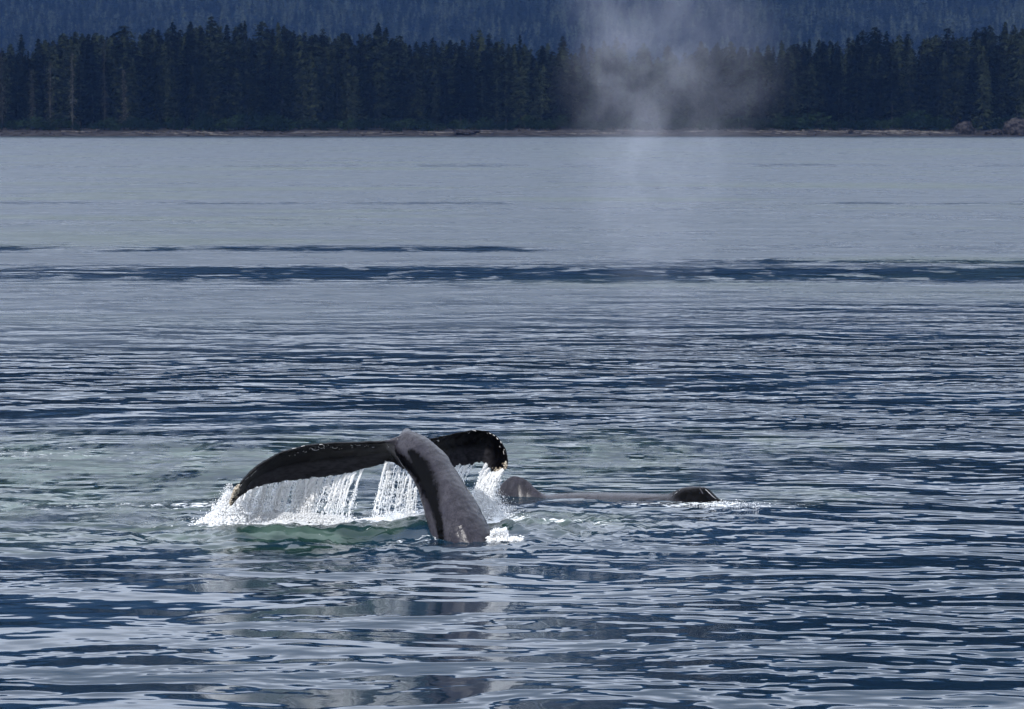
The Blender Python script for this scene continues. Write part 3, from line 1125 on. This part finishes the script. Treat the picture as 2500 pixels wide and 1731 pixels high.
for q in range(len(P_)):
    a_ = (P_[q, 3:6] - P_[q, 0:3]) / 2
    b_ = np.cross(tan[q], a_)
    b_ /= np.linalg.norm(b_)
    b_ *= np.linalg.norm(a_) * P_[q, 6]
    ring = []
    for j in range(32):
        t = 2 * np.pi * j / 32
        ca, sa = math.cos(t), math.sin(t)
        w = 1.0 + 0.05 * max(0, ca) ** 12
        ring.append(cen[q] + a_ * math.copysign(abs(ca) ** 1.25, ca) * w + b_ * math.copysign(abs(sa) ** 1.3, sa) * 1.15)
    rings.append(ring)
rp = np.array(rings)

parts = [loft(rl), loft(rr_), loft(rp)]
Vs, Qs, Ts, off = [], [], [], 0
for v, q, t in parts:
    Vs.append(v)
    Qs.append(q + off)
    Ts.append(t + off)
    off += len(v)
me = mesh_np('tail_raw', np.vstack(Vs), [np.vstack(Qs), np.vstack(Ts)])
_bm = bmesh.new()
_bm.from_mesh(me)
bmesh.ops.recalc_face_normals(_bm, faces=_bm.faces)
_bm.to_mesh(me)
_bm.free()
raw = bpy.data.objects.new('tail_raw', me)
COL.objects.link(raw)
md = raw.modifiers.new('r', 'REMESH')
md.mode = 'VOXEL'
md.voxel_size = 0.011
md2 = raw.modifiers.new('s', 'SMOOTH')
md2.iterations = 9
md2.factor = 0.5
dg = bpy.context.evaluated_depsgraph_get()
tail_me = bpy.data.meshes.new_from_object(raw.evaluated_get(dg))
bpy.data.objects.remove(raw)
smooth(tail_me)
tv = np.empty(len(tail_me.vertices) * 3, np.float32)
tail_me.vertices.foreach_get('co', tv)
tv = tv.reshape(-1, 3).astype(float)
nrm_ = np.empty(len(tail_me.vertices) * 3, np.float32)
tail_me.vertices.foreach_get('normal', nrm_)
nrm_ = nrm_.reshape(-1, 3)
lump = (np.sin(tv[:, 0] * 13 + 2 * np.sin(tv[:, 2] * 9)) * np.sin(tv[:, 2] * 11 + 1.5 * np.sin(tv[:, 0] * 7)) * 0.006
        + np.sin(tv[:, 0] * 31 + 3 * np.sin(tv[:, 2] * 17)) * np.sin(tv[:, 2] * 27 + tv[:, 1] * 21) * 0.0025)
tv = tv + nrm_ * lump[:, None]
tail_me.vertices.foreach_set('co', tv.astype(np.float32).ravel())
tail_me.update()
# skin: distance along the stock axis decides grey or black
d2 = np.min(np.linalg.norm(tv[:, None, :] - cen[None, ::2, :], axis=2) / (np.linalg.norm(P_[::2, 3:6] - P_[::2, 0:3], axis=1)[None] * .5 + .03), axis=1)
grey = np.clip(1.75 - d2 * 0.95, 0, 1)
shade_line = catmull([zp(1440, 290, 51.0), zp(1500, 370, 50.78), zp(1535, 460, 50.58), zp(1572, 560, 50.32), zp(1600, 660, 50.10),
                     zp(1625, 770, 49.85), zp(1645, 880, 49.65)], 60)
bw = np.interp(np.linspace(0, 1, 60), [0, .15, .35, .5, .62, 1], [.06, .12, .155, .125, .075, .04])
pj, bj = project(tv), project(shade_line)
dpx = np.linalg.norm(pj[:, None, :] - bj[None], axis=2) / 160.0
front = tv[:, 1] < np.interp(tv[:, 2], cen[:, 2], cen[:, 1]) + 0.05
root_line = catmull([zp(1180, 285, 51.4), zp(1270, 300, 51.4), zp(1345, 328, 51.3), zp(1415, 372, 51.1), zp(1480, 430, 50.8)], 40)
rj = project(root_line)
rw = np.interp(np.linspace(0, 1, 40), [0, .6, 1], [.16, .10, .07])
shade_band = np.minimum(np.min(dpx / bw[None], axis=1), np.min(np.linalg.norm(pj[:, None, :] - rj[None], axis=2) / 160.0 / rw[None], axis=1))
shade_band = np.clip(1.0 - shade_band * 0.5, 0, 1) * front  # shaded left of the stock, put into the skin colour as black
# paler, streaked underside of each fluke behind its black leading edge
zx_, zy_ = (pj[:, 0] - 480) * 2.744, (pj[:, 1] - 1000) * 2.744
Ls, Rs_ = np.array(LEFT)[::-1], np.array(RIGHT)
ul = (zy_ - np.interp(zx_, Ls[:, 0], Ls[:, 1])) / (np.interp(zx_, Ls[:, 3], Ls[:, 4]) - np.interp(zx_, Ls[:, 0], Ls[:, 1]) + 1e-3)
ur = (zy_ - np.interp(zx_, Rs_[:9, 0], Rs_[:9, 1])) / (np.interp(zx_, Rs_[:9, 3], Rs_[:9, 4]) - np.interp(zx_, Rs_[:9, 0], Rs_[:9, 1]) + 1e-3)


def sstep(a, b, v):
    t = np.clip((v - a) / (b - a), 0, 1)
    return t * t * (3 - 2 * t)


under = np.where(zx_ < 1400, sstep(.42, .58, ul) * sstep(1330, 1180, zx_) * sstep(250, 420, zx_),
                 sstep(.38, .58, ur) * sstep(2020, 1930, zx_))
for nm, arr in (('grey', grey), ('shade_band', shade_band), ('under', under)):
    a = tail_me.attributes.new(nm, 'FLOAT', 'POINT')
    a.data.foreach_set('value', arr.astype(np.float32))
tail_me.materials.clear()
tail_me.materials.append(M_WHALE)
tail_me.name = 'whale_tail'
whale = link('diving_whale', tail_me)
tag(whale, 'diving whale with raised black tail flukes streaming water, grey tail stock upright', 'whale')
TAILBVH = BVHTree.FromPolygons([Vector(v) for v in tv], [list(p.vertices) for p in tail_me.polygons])
CAMV = Vector((0, 0, H))


def hit(zx, zy):
    d = (Vector(zp(zx, zy, 51.0)) - CAMV).normalized()
    return TAILBVH.ray_cast(CAMV, d)


# white scars and barnacle rings on the leading edges
def scar(points, r, name='scar'):
    L = []
    for x, y in points:
        p, n, i, dd = hit(x, y)
        if p is None:
            continue
        L.append((p + n * r * 0.3)[:])
    if len(L) < 2:
        return None
    L = np.array([L])
    m = L.shape[1]
    rad = np.array([[r * R.uniform(.45, 1.15) for _ in range(m)]])
    v, q = tubes(L, rad, 5)
    me = mesh_np('scar', v, [q])
    smooth(me)
    return link('scar', me, M_SCAR, whale)


def ring_pts(cx, cy, rx, ry, a0, a1, n=12):
    return [(cx + rx * math.cos(a), cy + ry * math.sin(a)) for a in np.linspace(a0, a1, n)]


for pts_ in [ring_pts(835, 246, 20, 13, -2.2, 3.4), ring_pts(797, 262, 22, 9, 0.2, 3.3), ring_pts(925, 250, 18, 9, 0, 3.1),
             [(1032, 236), (1045, 243)], [(1062, 232), (1072, 240), (1098, 238)], [(640, 262), (668, 258)], [(700, 248), (725, 242)],
             [(745, 246), (775, 262)], [(880, 232), (884, 240)], [(400, 408), (372, 432), (362, 448)], [(345, 455), (325, 468)], [(300, 500), (290, 515)],
             [(1845, 138), (1870, 143)], [(1812, 150), (1822, 160), (1830, 150)], [(1785, 146), (1795, 158)], [(1945, 152), (1948, 160)], [(1958, 155), (1972, 162)],
             [(1985, 168), (1998, 176)], [(2010, 188), (2020, 200)], [(2035, 212), (2042, 225)], [(1608, 205), (1625, 210)], [(1622, 200), (1618, 214)],
             [(2062, 265), (2056, 285), (2060, 300)], [(2030, 245), (2034, 252)]]:
    scar(pts_, 0.0055)
for i in range(26):
    x = R.uniform(560, 1290)
    y = np.interp(x, [560, 700, 850, 1300], [315, 270, 250, 235]) + R.uniform(-6, 20)
    scar([(x, y), (x + R.uniform(2, 9), y + R.uniform(-3, 3))], R.uniform(.003, .006))


def barnacles(zx, zy, sx, sy, n, rmin, rmax):
    P, S = [], []
    for i in range(n):
        x, y = R.gauss(zx, sx), R.gauss(zy, sy)
        p, nn, _, _ = hit(x, y)
        if p is None:
            continue
        r = R.uniform(rmin, rmax)
        P.append(p[:])
        S.append((r, r, r * .9))
    if not P:
        return
    v, f = blobs(P, S, 'ico', .15)
    me = mesh_np('barnacle_cluster', v, [f])
    smooth(me)
    tag(link('barnacle_cluster', me, M_BARN, whale), kind='stuff')


barnacles(262, 530, 13, 12, 60, .010, .026)
barnacles(245, 560, 9, 15, 50, .010, .024)
barnacles(228, 620, 6, 22, 50, .008, .018)
barnacles(2035, 405, 18, 8, 60, .008, .018)
barnacles(2070, 380, 6, 14, 40, .008, .018)

# ------------------------------------------------------------------ second whale: low grey back
def wp(x, y, Y):
    return np.array(at(x, y, Y)[:])


BACK = [  # pixel x, top row, depth of the axis, half width m
    (1196, 1215, 54.6, .35), (1222, 1174, 54.5, .34), (1246, 1154, 54.4, .30), (1266, 1154, 54.3, .28), (1289, 1165, 54.25, .28), (1308, 1185, 54.2, .38),
    (1335, 1201, 54.15, .62), (1370, 1198, 54.1, .70), (1420, 1196, 54.05, .78), (1480, 1196, 54.0, .82), (1540, 1197, 53.95, .82), (1600, 1199, 53.9, .78),
    (1632, 1201, 53.88, .70), (1648, 1197, 53.86, .55), (1668, 1191, 53.85, .46), (1690, 1189.5, 53.84, .42), (1712, 1190, 53.83, .40), (1730, 1195, 53.82, .36), (1748, 1212, 53.80, .34), (1764, 1224, 53.8, .34),
    (1800, 1234, 53.8, .42), (1850, 1243, 53.8, .5)]
BACK = [(x, y + float(np.interp(x, [1200, 1300, 1330, 1600, 1632, 1648, 1668, 1690], [13, 11, 9, 9, 7, 4.5, 1.5, 0])), Y + (1.15 if x < 1610 else 0.75 + 0.4 * max(0, (1650 - x) / 40)), hw * (0.95 if x > 1330 else 0.8)) for x, y, Y, hw in BACK]
Bk = catmull([list(b) for b in BACK], 110)
rings = []
for q, (x, y, Y, hw) in enumerate(Bk):
    top = wp(x, y, Y)
    depth = 0.9
    ring = []
    for j in range(40):
        t = 2 * np.pi * j / 40
        s_, c_ = math.sin(t), math.cos(t)
        zc = top[2] - depth
        # a rounded ridge above, broad body below
        yy = hw * 1.15 * math.copysign(abs(s_) ** (1.5 if hw < .45 and x < 1330 else 0.85), s_) + 0.012 * math.sin(x * .09 + t * 3) * hw
        ring.append((top[0], Y + 0.12 + yy, zc + depth * (math.copysign(abs(c_) ** (1.0), c_))))
    rings.append(ring)
rb = np.array(rings)
v, q, t = loft(rb)
me = mesh_np('whale_back', v, [q, t])
_bm = bmesh.new()
_bm.from_mesh(me)
bmesh.ops.recalc_face_normals(_bm, faces=_bm.faces)
_bm.to_mesh(me)
_bm.free()
smooth(me)
vv = np.array([p.co[:] for p in me.vertices])
pjx = project(vv)
gr = np.clip(np.interp(pjx[:, 0], [1200, 1320, 1590, 1630, 1690, 1900], [.62, .64, .64, .52, .22, .15]) + np.clip((pjx[:, 0] > 1640) * (1196 - pjx[:, 1]) * .04, 0, .4), 0, 1)
for nm, arr in (('grey', gr), ('shade_band', np.zeros(len(vv)))):
    a = me.attributes.new(nm, 'FLOAT', 'POINT')
    a.data.foreach_set('value', arr.astype(np.float32))
back = link('surfacing_whale', me, M_WHALE)
tag(back, 'second whale lying low, long grey back and dark blowhole hump, right of the tail', 'whale')
BACKBVH = BVHTree.FromPolygons([Vector(p) for p in vv], [list(p.vertices) for p in me.polygons])


def back_line(points, r, mat, name):
    L = []
    for x, y in points:
        d = (Vector(wp(x, y, 53)) - CAMV).normalized()
        p, n, i, dd = BACKBVH.ray_cast(CAMV, d)
        if p is not None:
            L.append((p + n * r * .2)[:])
    if len(L) < 3:
        return
    L = catmull(L, len(L) * 4)
    rad = r * (0.6 + 0.5 * np.abs(np.sin(np.arange(len(L)) * 1.7)))
    rad[0] = rad[-1] = 0.001
    v, q = tubes(np.array([L]), rad[None], 5)
    me = mesh_np(name, v, [q])
    smooth(me)
    link(name, me, mat, back)


M_CREASE = make_plain('skin crease', (0.015, 0.014, 0.018, 1), (0.03, 0.028, 0.034, 1), 20.0, rough=0.5)
back_line([(1415, 1222), (1435, 1213), (1460, 1205), (1490, 1199), (1520, 1197.5)], .005, M_CREASE, 'skin_crease')
back_line([(1415, 1226), (1450, 1229), (1500, 1222), (1560, 1218), (1610, 1214)], .0045, M_CREASE, 'skin_crease')
back_line([(1708, 1193), (1712, 1199), (1716, 1206)], .010, M_CREASE, 'blowhole_ridge')
back_line([(1722, 1195), (1730, 1202), (1738, 1210), (1748, 1218)], .0028, M_SPRAY, 'water_film')
back_line([(1660, 1196), (1650, 1204), (1640, 1211)], .002, M_SPRAY, 'water_film')

# ------------------------------------------------------------------ falling water
def curtain(name, edge_pts, n_str, n_drop, slant, label, dens=None, ybase=None, rmax=0.010, seed=1):
    """strands and drops falling from a trailing edge to the surface"""
    g = np.random.default_rng(seed)
    E = catmull(edge_pts, 400)
    al = np.concatenate([[0], np.cumsum(np.linalg.norm(np.diff(E, axis=0), axis=1))])
    E = np.stack([np.interp(np.linspace(0, al[-1], 200), al, E[:, a]) for a in range(3)], 1)
    pr = np.ones(200) if dens is None else np.interp(np.linspace(0, 1, 200), dens[0], dens[1])
    pr = pr / pr.sum()
    m = 22
    lines, radii = [], []
    DP, DS = [], []

    def path(p0, zend, sl, wig, k):
        t = np.linspace(0, 1, m)
        drop = p0[2] - zend
        L = np.empty((m, 3))
        L[:, 0] = p0[0] - sl * drop * t ** 0.75 + wig * np.cumsum(g.standard_normal(m)) * 0.35
        L[:, 1] = p0[1] + 0.10 * t + wig * np.cumsum(g.standard_normal(m)) * 0.3
        L[:, 2] = p0[2] - drop * t
        return L
    bundles = np.sort(g.choice(200, 34, p=pr))
    bw_ = g.gamma(1.2, 1.0, 34)
    bw_ /= bw_.sum()
    for i in range(n_str):
        if i % 5:
            j = int(np.clip(bundles[g.choice(34, p=bw_)] + g.normal(0, 0.8), 0, 199))
        else:
            j = g.choice(200, p=pr)
        p0 = E[j] + np.array([g.normal(0, .006), g.normal(0, .01), g.normal(0, .006) + .01])
        zend = wz(p0[0] - .2, p0[1]) + g.uniform(-.02, .06)
        full = g.random() < .75
        if not full:
            zend = p0[2] - (p0[2] - zend) * g.uniform(.3, .8)
        sl = slant + g.normal(0, .08)
        L = path(p0, zend, sl, 0.010, i)
        t = np.linspace(0, 1, m)
        r = rmax * (0.22 + 0.9 * g.random() ** 2.2) * (0.6 + 0.4 * np.abs(np.sin(t * g.uniform(4, 12) + g.uniform(0, 6)))) * np.clip(1.15 - t * .35, .2, 1)
        r *= np.where(g.random(m) < 0.05 + 0.26 * t, 0.12, g.uniform(.7, 1.3, m))
        if g.random() < 0.3:
            r = r * (1 + 2.0 * np.exp(-5 * t))
        lines.append(L)
        radii.append(r)
        # droplets shed around the strand, more of them lower down
        nd = max(1, n_drop // n_str)
        tt = g.random(nd) ** 0.7
        c = np.stack([np.interp(tt, t, L[:, a]) for a in range(3)], 1)
        c += g.normal(0, 1, (nd, 3)) * (0.006 + 0.030 * tt[:, None])
        DP.append(c)
        s = g.gamma(1.6, 0.0028, nd) + .002
        DS.append(np.stack([s, s, s * g.uniform(1.0, 2.2, nd)], 1))
    v1, q1 = tubes(np.array(lines), np.array(radii), 4)
    v2, f2 = blobs(np.vstack(DP), np.vstack(DS))
    me = mesh_np(name, np.vstack([v1, v2]), [q1, f2 + len(v1)])
    smooth(me)
    o = link(name, me, M_SPRAY)
    tag(o, label, 'falling water', None, 'stuff')
    return o


def trail_edge(rings_, idxs):
    return [rings_[i][14] for i in idxs]


el = [rl[i][14] for i in range(8, 57)]
curtain('falling_water', el, 185, 11000, 0.30, 'curtain of white water pouring off the left tail fluke',
        dens=([0, .05, .10, .22, .30, .40, .5, .65, .85, 1], [.35, .2, .06, .15, .5, .9, 1, .8, .7, .7]), rmax=.017, seed=2)
# streams from the fork right beside the stock
ef = [zp(x, y, 52.0) for x, y in ((1290, 360), (1340, 372), (1390, 400), (1440, 460), (1480, 540))]
curtain('falling_water', ef, 42, 2000, 0.22, 'thin streams falling between the left fluke and the tail stock', rmax=.011, seed=3)
er = [rr_[i][14] for i in range(10, 45)]
curtain('falling_water', er, 95, 3400, 0.42, 'streams of white water pouring off the right tail fluke',
        dens=([0, .3, .5, .7, .85, 1], [.8, .9, .9, .9, 2.2, 2.2]), rmax=.012, seed=4)


def spray(name, label, clouds, seed, lumps=None):
    """clouds: (n, base point, spread xyz, height, tilt)"""
    g = np.random.default_rng(seed)
    P, S = [], []
    for n, base, sp, hgt, tiltx, size in clouds:
        u = g.random(n) ** 1.7
        w = (1 - u) ** 0.8 + .10
        p = np.stack([base[0] + g.normal(0, 1, n) * sp[0] * w + tiltx * u * hgt,
                      base[1] + g.normal(0, 1, n) * sp[1] * w,
                      base[2] + u * hgt], 1)
        P.append(p)
        s = (g.gamma(2.0, 0.5, n) * size + .002) * (1.15 - .6 * u)
        S.append(np.stack([s, s, s], 1))
    v, f = blobs(np.vstack(P), np.vstack(S))
    Vs, Fs = [v], [f]
    if lumps is not None:
        lp, ls = [], []
        for n, base, sp, size in lumps:
            q = g.normal(0, 1, (n, 3)) * np.array(sp)
            q[:, 2] = np.abs(q[:, 2])
            lp.append(q + np.array(base))
            s = g.uniform(.4, 1.2, n) * size
            ls.append(np.stack([s * g.uniform(.8, 1.6, n), s, s * .6], 1))
        v2, f2 = blobs(np.vstack(lp), np.vstack(ls), 'ico', .22)
        Vs.append(v2)
        Fs.append(f2 + len(v))
    me = mesh_np(name, np.vstack(Vs), Fs)
    smooth(me)
    o = link(name, me, M_SPRAY)
    tag(o, label, 'splash', None, 'stuff')
    return o


p = zp(205, 765, 51.5)
spray('splash', 'bright white splash where the left fluke tip meets the water',
      [(12000, p, (.13, .13), .50, .06, .008), (6000, p + np.array([-.10, 0, 0]), (.13, .11), .22, .10, .008), (2500, p, (.17, .17), .62, .06, .0045)], 21,
      [(140, p, (.12, .11, .07), .04), (40, p + np.array([-.18, -.03, 0]), (.09, .06, .015), .025)])
lin = [zp(x, y, 51.9) for x, y in ((300, 760), (450, 762), (600, 765), (760, 770), (900, 745))]
cl, lu = [], []
for i_, q_ in enumerate(lin):
    q_[2] = wz(q_[0], q_[1])
    cl.append((2600, q_, (.28, .10), .13, 0, .0055))
    lu.append((50, q_, (.28, .07, .012), .018))
spray('splash', 'line of frothing spray at the foot of the left water curtain', cl, 22, lu)
cl, lu = [], []
for x, y, Y in ((1300, 670, 52.4), (1420, 690, 52.3), (1500, 705, 52.2)):
    q_ = zp(x, y, Y)
    q_[2] = wz(q_[0], q_[1])
    cl.append((700, q_, (.12, .10), .12, 0, .004))
    lu.append((20, q_, (.12, .06, .012), .018))
spray('splash', 'small spray left of the tail stock below the thin streams', cl, 23, lu)
q_ = zp(1930, 690, 52.6)
q_[2] = 0
spray('splash', 'white splash under the right fluke tip, behind the tail stock',
      [(5200, q_, (.14, .12), .55, .14, .0055), (1500, q_ + np.array([.12, 0, 0]), (.22, .15), .45, .1, .0035)], 24, [(50, q_, (.12, .1, .05), .03)])
q_ = zp(1965, 862, 49.75)
q_[2] = 0.0


def crown_splash():
    """ragged upright sheet of water pushed up beside the stock"""
    g = np.random.default_rng(77)
    n, m = 60, 10
    top = np.interp(np.linspace(0, 1, n), [0, .1, .3, .5, .7, .85, 1], [.07, .12, .15, .14, .15, .16, .11]) + g.normal(0, .012, n)
    V = []
    for i in range(n):
        u = i / (n - 1)
        for j in range(m):
            t = j / (m - 1)
            x = q_[0] - .02 + .23 * u + .08 * t * u
            y = q_[1] + .06 * math.sin(u * 5) + .06 * t
            z = -.03 + top[i] * t - 0.10 * t * (1 - t) * (u > .55)
            V.append((x + g.normal(0, .006), y + g.normal(0, .008), z + g.normal(0, .005)))
    V = np.array(V)
    idx = np.arange(n * m).reshape(n, m)
    q = np.stack([idx[:-1, :-1], idx[1:, :-1], idx[1:, 1:], idx[:-1, 1:]], -1).reshape(-1, 4)
    c = V[q].mean(1)
    keep = ~((c[:, 2] > .07) & (c[:, 2] < .15) & (c[:, 0] - q_[0] > .17) & (g.random(len(q)) < .8))
    q = q[keep & (g.random(len(q)) > .06)]
    back_ = V + np.array([0, .012, 0])
    V2 = np.vstack([V, back_])
    k = 1800
    u = g.random(k)
    P = np.stack([q_[0] + .27 * u, q_[1] + g.normal(.02, .05, k), np.interp(u, np.linspace(0, 1, n), top) * g.random(k) ** .5 * 1.12], 1)
    s = g.gamma(2, .0024, k) + .002
    bv, bf = blobs(P, np.stack([s, s, s], 1))
    k = 900
    P = np.stack([q_[0] + g.uniform(-.05, .50, k), q_[1] - .05 + g.normal(0, .07, k), np.abs(g.normal(0, .022, k))], 1)
    s = g.gamma(2, .004, k) + .003
    cv, cf = blobs(P, np.stack([s * 1.5, s, s * .8], 1))
    me = mesh_np('splash', np.vstack([V2, bv, cv]), [np.vstack([q, q[:, ::-1] + len(V)]), np.vstack([bf + len(V2), cf + len(V2) + len(bv)])])
    smooth(me)
    tag(link('splash', me, M_SPRAY), 'small ragged crown of water at the foot of the tail stock', 'splash', None, 'stuff')


crown_splash()
cl, lu = [], []
for x, y, n in ((1690, 1236, 160), (1720, 1236, 240), (1745, 1233, 260), (1770, 1232, 200), (1800, 1234, 130), (1840, 1237, 60), (1660, 1240, 60)):
    o_ = onwater(x, y)
    b_ = np.array((o_.x, o_.y - .05, 0.0))
    cl.append((n, b_, (.16, .30), .06, 0, .0045))
    lu.append((4, b_, (.14, .28, .004), .016))
spray('splash', 'low foam washing round the blowhole hump of the second whale', cl, 26, lu)

# ------------------------------------------------------------------ the blow: a drifting plume of mist
def make_blow():
    Yb = 54.5
    zs_px = [(1120, 1668, 70), (950, 1650, 100), (800, 1625, 130), (650, 1605, 190), (480, 1615, 255), (330, 1632, 310),
             (200, 1650, 350), (80, 1655, 355), (-60, 1620, 330), (-200, 1560, 200)]
    Zs = [at(0, y, Yb).z for y, _, _ in zs_px]
    Cx = [at(x, 500, Yb).x for _, x, _ in zs_px]
    Rx = [w / F * Yb for _, _, w in zs_px]
    z0, z1 = Zs[0], Zs[-1]
    ND = [0.0, .26, .46, .66, .78, .92, 1.0, .85, .75, .0]
    n = 24
    rings = []
    for u in np.linspace(0, 1, n):
        z = z0 + (z1 - z0) * u
        c, r = np.interp(z, Zs, Cx), np.interp(z, Zs, Rx) * 1.08
        rings.append([(c + r * math.cos(t), Yb + 0.75 * r * math.sin(t), z) for t in np.linspace(0, 2 * np.pi, 25)[:-1]])
    v, q, t = loft(np.array(rings))
    me = mesh_np('blow_mist', v, [q, t])
    bb = bmesh.new()
    bb.from_mesh(me)
    bmesh.ops.recalc_face_normals(bb, faces=bb.faces)
    bb.to_mesh(me)
    bb.free()
    m = bpy.data.materials.new('blow mist')
    m.use_nodes = True
    nt = m.node_tree
    nt.nodes.clear()
    k = NB(nt)
    out = k.n('ShaderNodeOutputMaterial')
    pv = k.n('ShaderNodeVolumePrincipled')
    pv.inputs['Color'].default_value = (0.84, 0.87, 1.0, 1)
    pv.inputs['Anisotropy'].default_value = 0.1
    geo = k.n('ShaderNodeNewGeometry')
    s = k.n('ShaderNodeSeparateXYZ')
    nt.links.new(geo.outputs['Position'], s.inputs[0])
    zn = k.ramp(s.outputs[2], z0, z1, 0, 1, smooth=False)

    def curve(vals, lo, hi):
        r = k.n('ShaderNodeValToRGB')
        cr = r.color_ramp
        cr.interpolation = 'LINEAR'
        while len(cr.elements) > 1:
            cr.elements.remove(cr.elements[-1])
        for i, (z, v_) in enumerate(zip(Zs, vals)):
            e = cr.elements[0] if i == 0 else cr.elements.new((z - z0) / (z1 - z0))
            e.position = (z - z0) / (z1 - z0)
            f = (v_ - lo) / (hi - lo)
            e.color = (f, f, f, 1)
        nt.links.new(zn, r.inputs[0])
        return k.m('MULTIPLY_ADD', r.outputs[0], hi - lo, lo)
    cx, rx, nd = curve(Cx, min(Cx), max(Cx)), curve(Rx, 0, max(Rx)), curve(ND, 0, 1)
    a = k.m('DIVIDE', k.m('SUBTRACT', s.outputs[0], cx), rx)
    b = k.m('DIVIDE', k.m('SUBTRACT', s.outputs[1], Yb), k.m('MULTIPLY', rx, 0.75))
    wr = k.vm('SCALE', k.vm('SUBTRACT', k.noise(geo.outputs['Position'], 0.7, 2.0, col=True), (0.5, 0.5, 0.5)), None, 1.8)
    r2 = k.m('SQRT', k.m('ADD', k.m('MULTIPLY', a, a), k.m('MULTIPLY', b, b)))
    r2 = k.m('ADD', r2, k.m('MULTIPLY', k.m('SUBTRACT', k.noise(geo.outputs['Position'], 0.8, 3.0), 0.5), 0.9))
    fall = k.ramp(r2, 1.0, 0.42)
    edge_ = k.ramp(k.m('SQRT', k.m('ADD', k.m('MULTIPLY', a, a), k.m('MULTIPLY', b, b))), 1.04, 0.55)
    p = k.vm('ADD', geo.outputs['Position'], wr)
    nz = k.noise(k.vm('MULTIPLY', p, (1.0, 1.0, 0.8)), 1.7, 6.0, 0.66)
    nz = k.ramp(nz, 0.37, 0.66, 0.14, 1.35)
    # the denser curl on the up-wind (left) side
    left = k.m('MULTIPLY_ADD', k.ramp(a, 0.5, -0.6), 0.75, 0.55)
    d = k.m('MULTIPLY', k.m('MULTIPLY', k.m('MULTIPLY', fall, nz), k.m('MULTIPLY', nd, edge_)), k.m('MULTIPLY', left, BLOW_D))
    nt.links.new(d, pv.inputs['Density'])
    nt.links.new(pv.outputs[0], out.inputs['Volume'])
    m.cycles.volume_step_rate = 0.6
    o = link('blow_mist', me, m)
    tag(o, "tall drifting plume of mist from the second whale's breath", 'mist', None, 'stuff')


BLOW_D = 0.115
make_blow()

# ------------------------------------------------------------------ haze: the air between
bm = bmesh.new()
bmesh.ops.create_cube(bm, size=1)
for v in bm.verts:
    v.co = Vector((v.co.x * 12400, 900 + v.co.y * 7900, -3 if v.co.z < 0 else 1500))
zmax = max(hill_h(x, y) for x in hx for y in hy[-2:])
for v in bm.verts:
    v.co.y = -3010 if v.co.y < 900 else 4710
    v.co.z = -3 if v.co.z < 0 else zmax + 25
zmin = float(min(Vb[:, 2].min(), Vh[:, 2].min())) - 1.5
for v in bm.verts:
    if v.co.z < 0:
        v.co.z = min(-3.0, zmin)
me = bpy.data.meshes.new('haze')
bm.to_mesh(me)
bm.free()
m = bpy.data.materials.new('haze')
m.use_nodes = True
nt = m.node_tree
nt.nodes.clear()
out = nt.nodes.new('ShaderNodeOutputMaterial')
pv = nt.nodes.new('ShaderNodeVolumePrincipled')
pv.inputs['Color'].default_value = (0.20, 0.42, 1.0, 1)
pv.inputs['Density'].default_value = 3.2e-5
pv.inputs['Anisotropy'].default_value = 0.0
nt.links.new(pv.outputs[0], out.inputs['Volume'])
haze = link('haze', me, m)
tag(haze, 'thin blue air haze between the bay and the hill', 'haze', None, 'stuff')
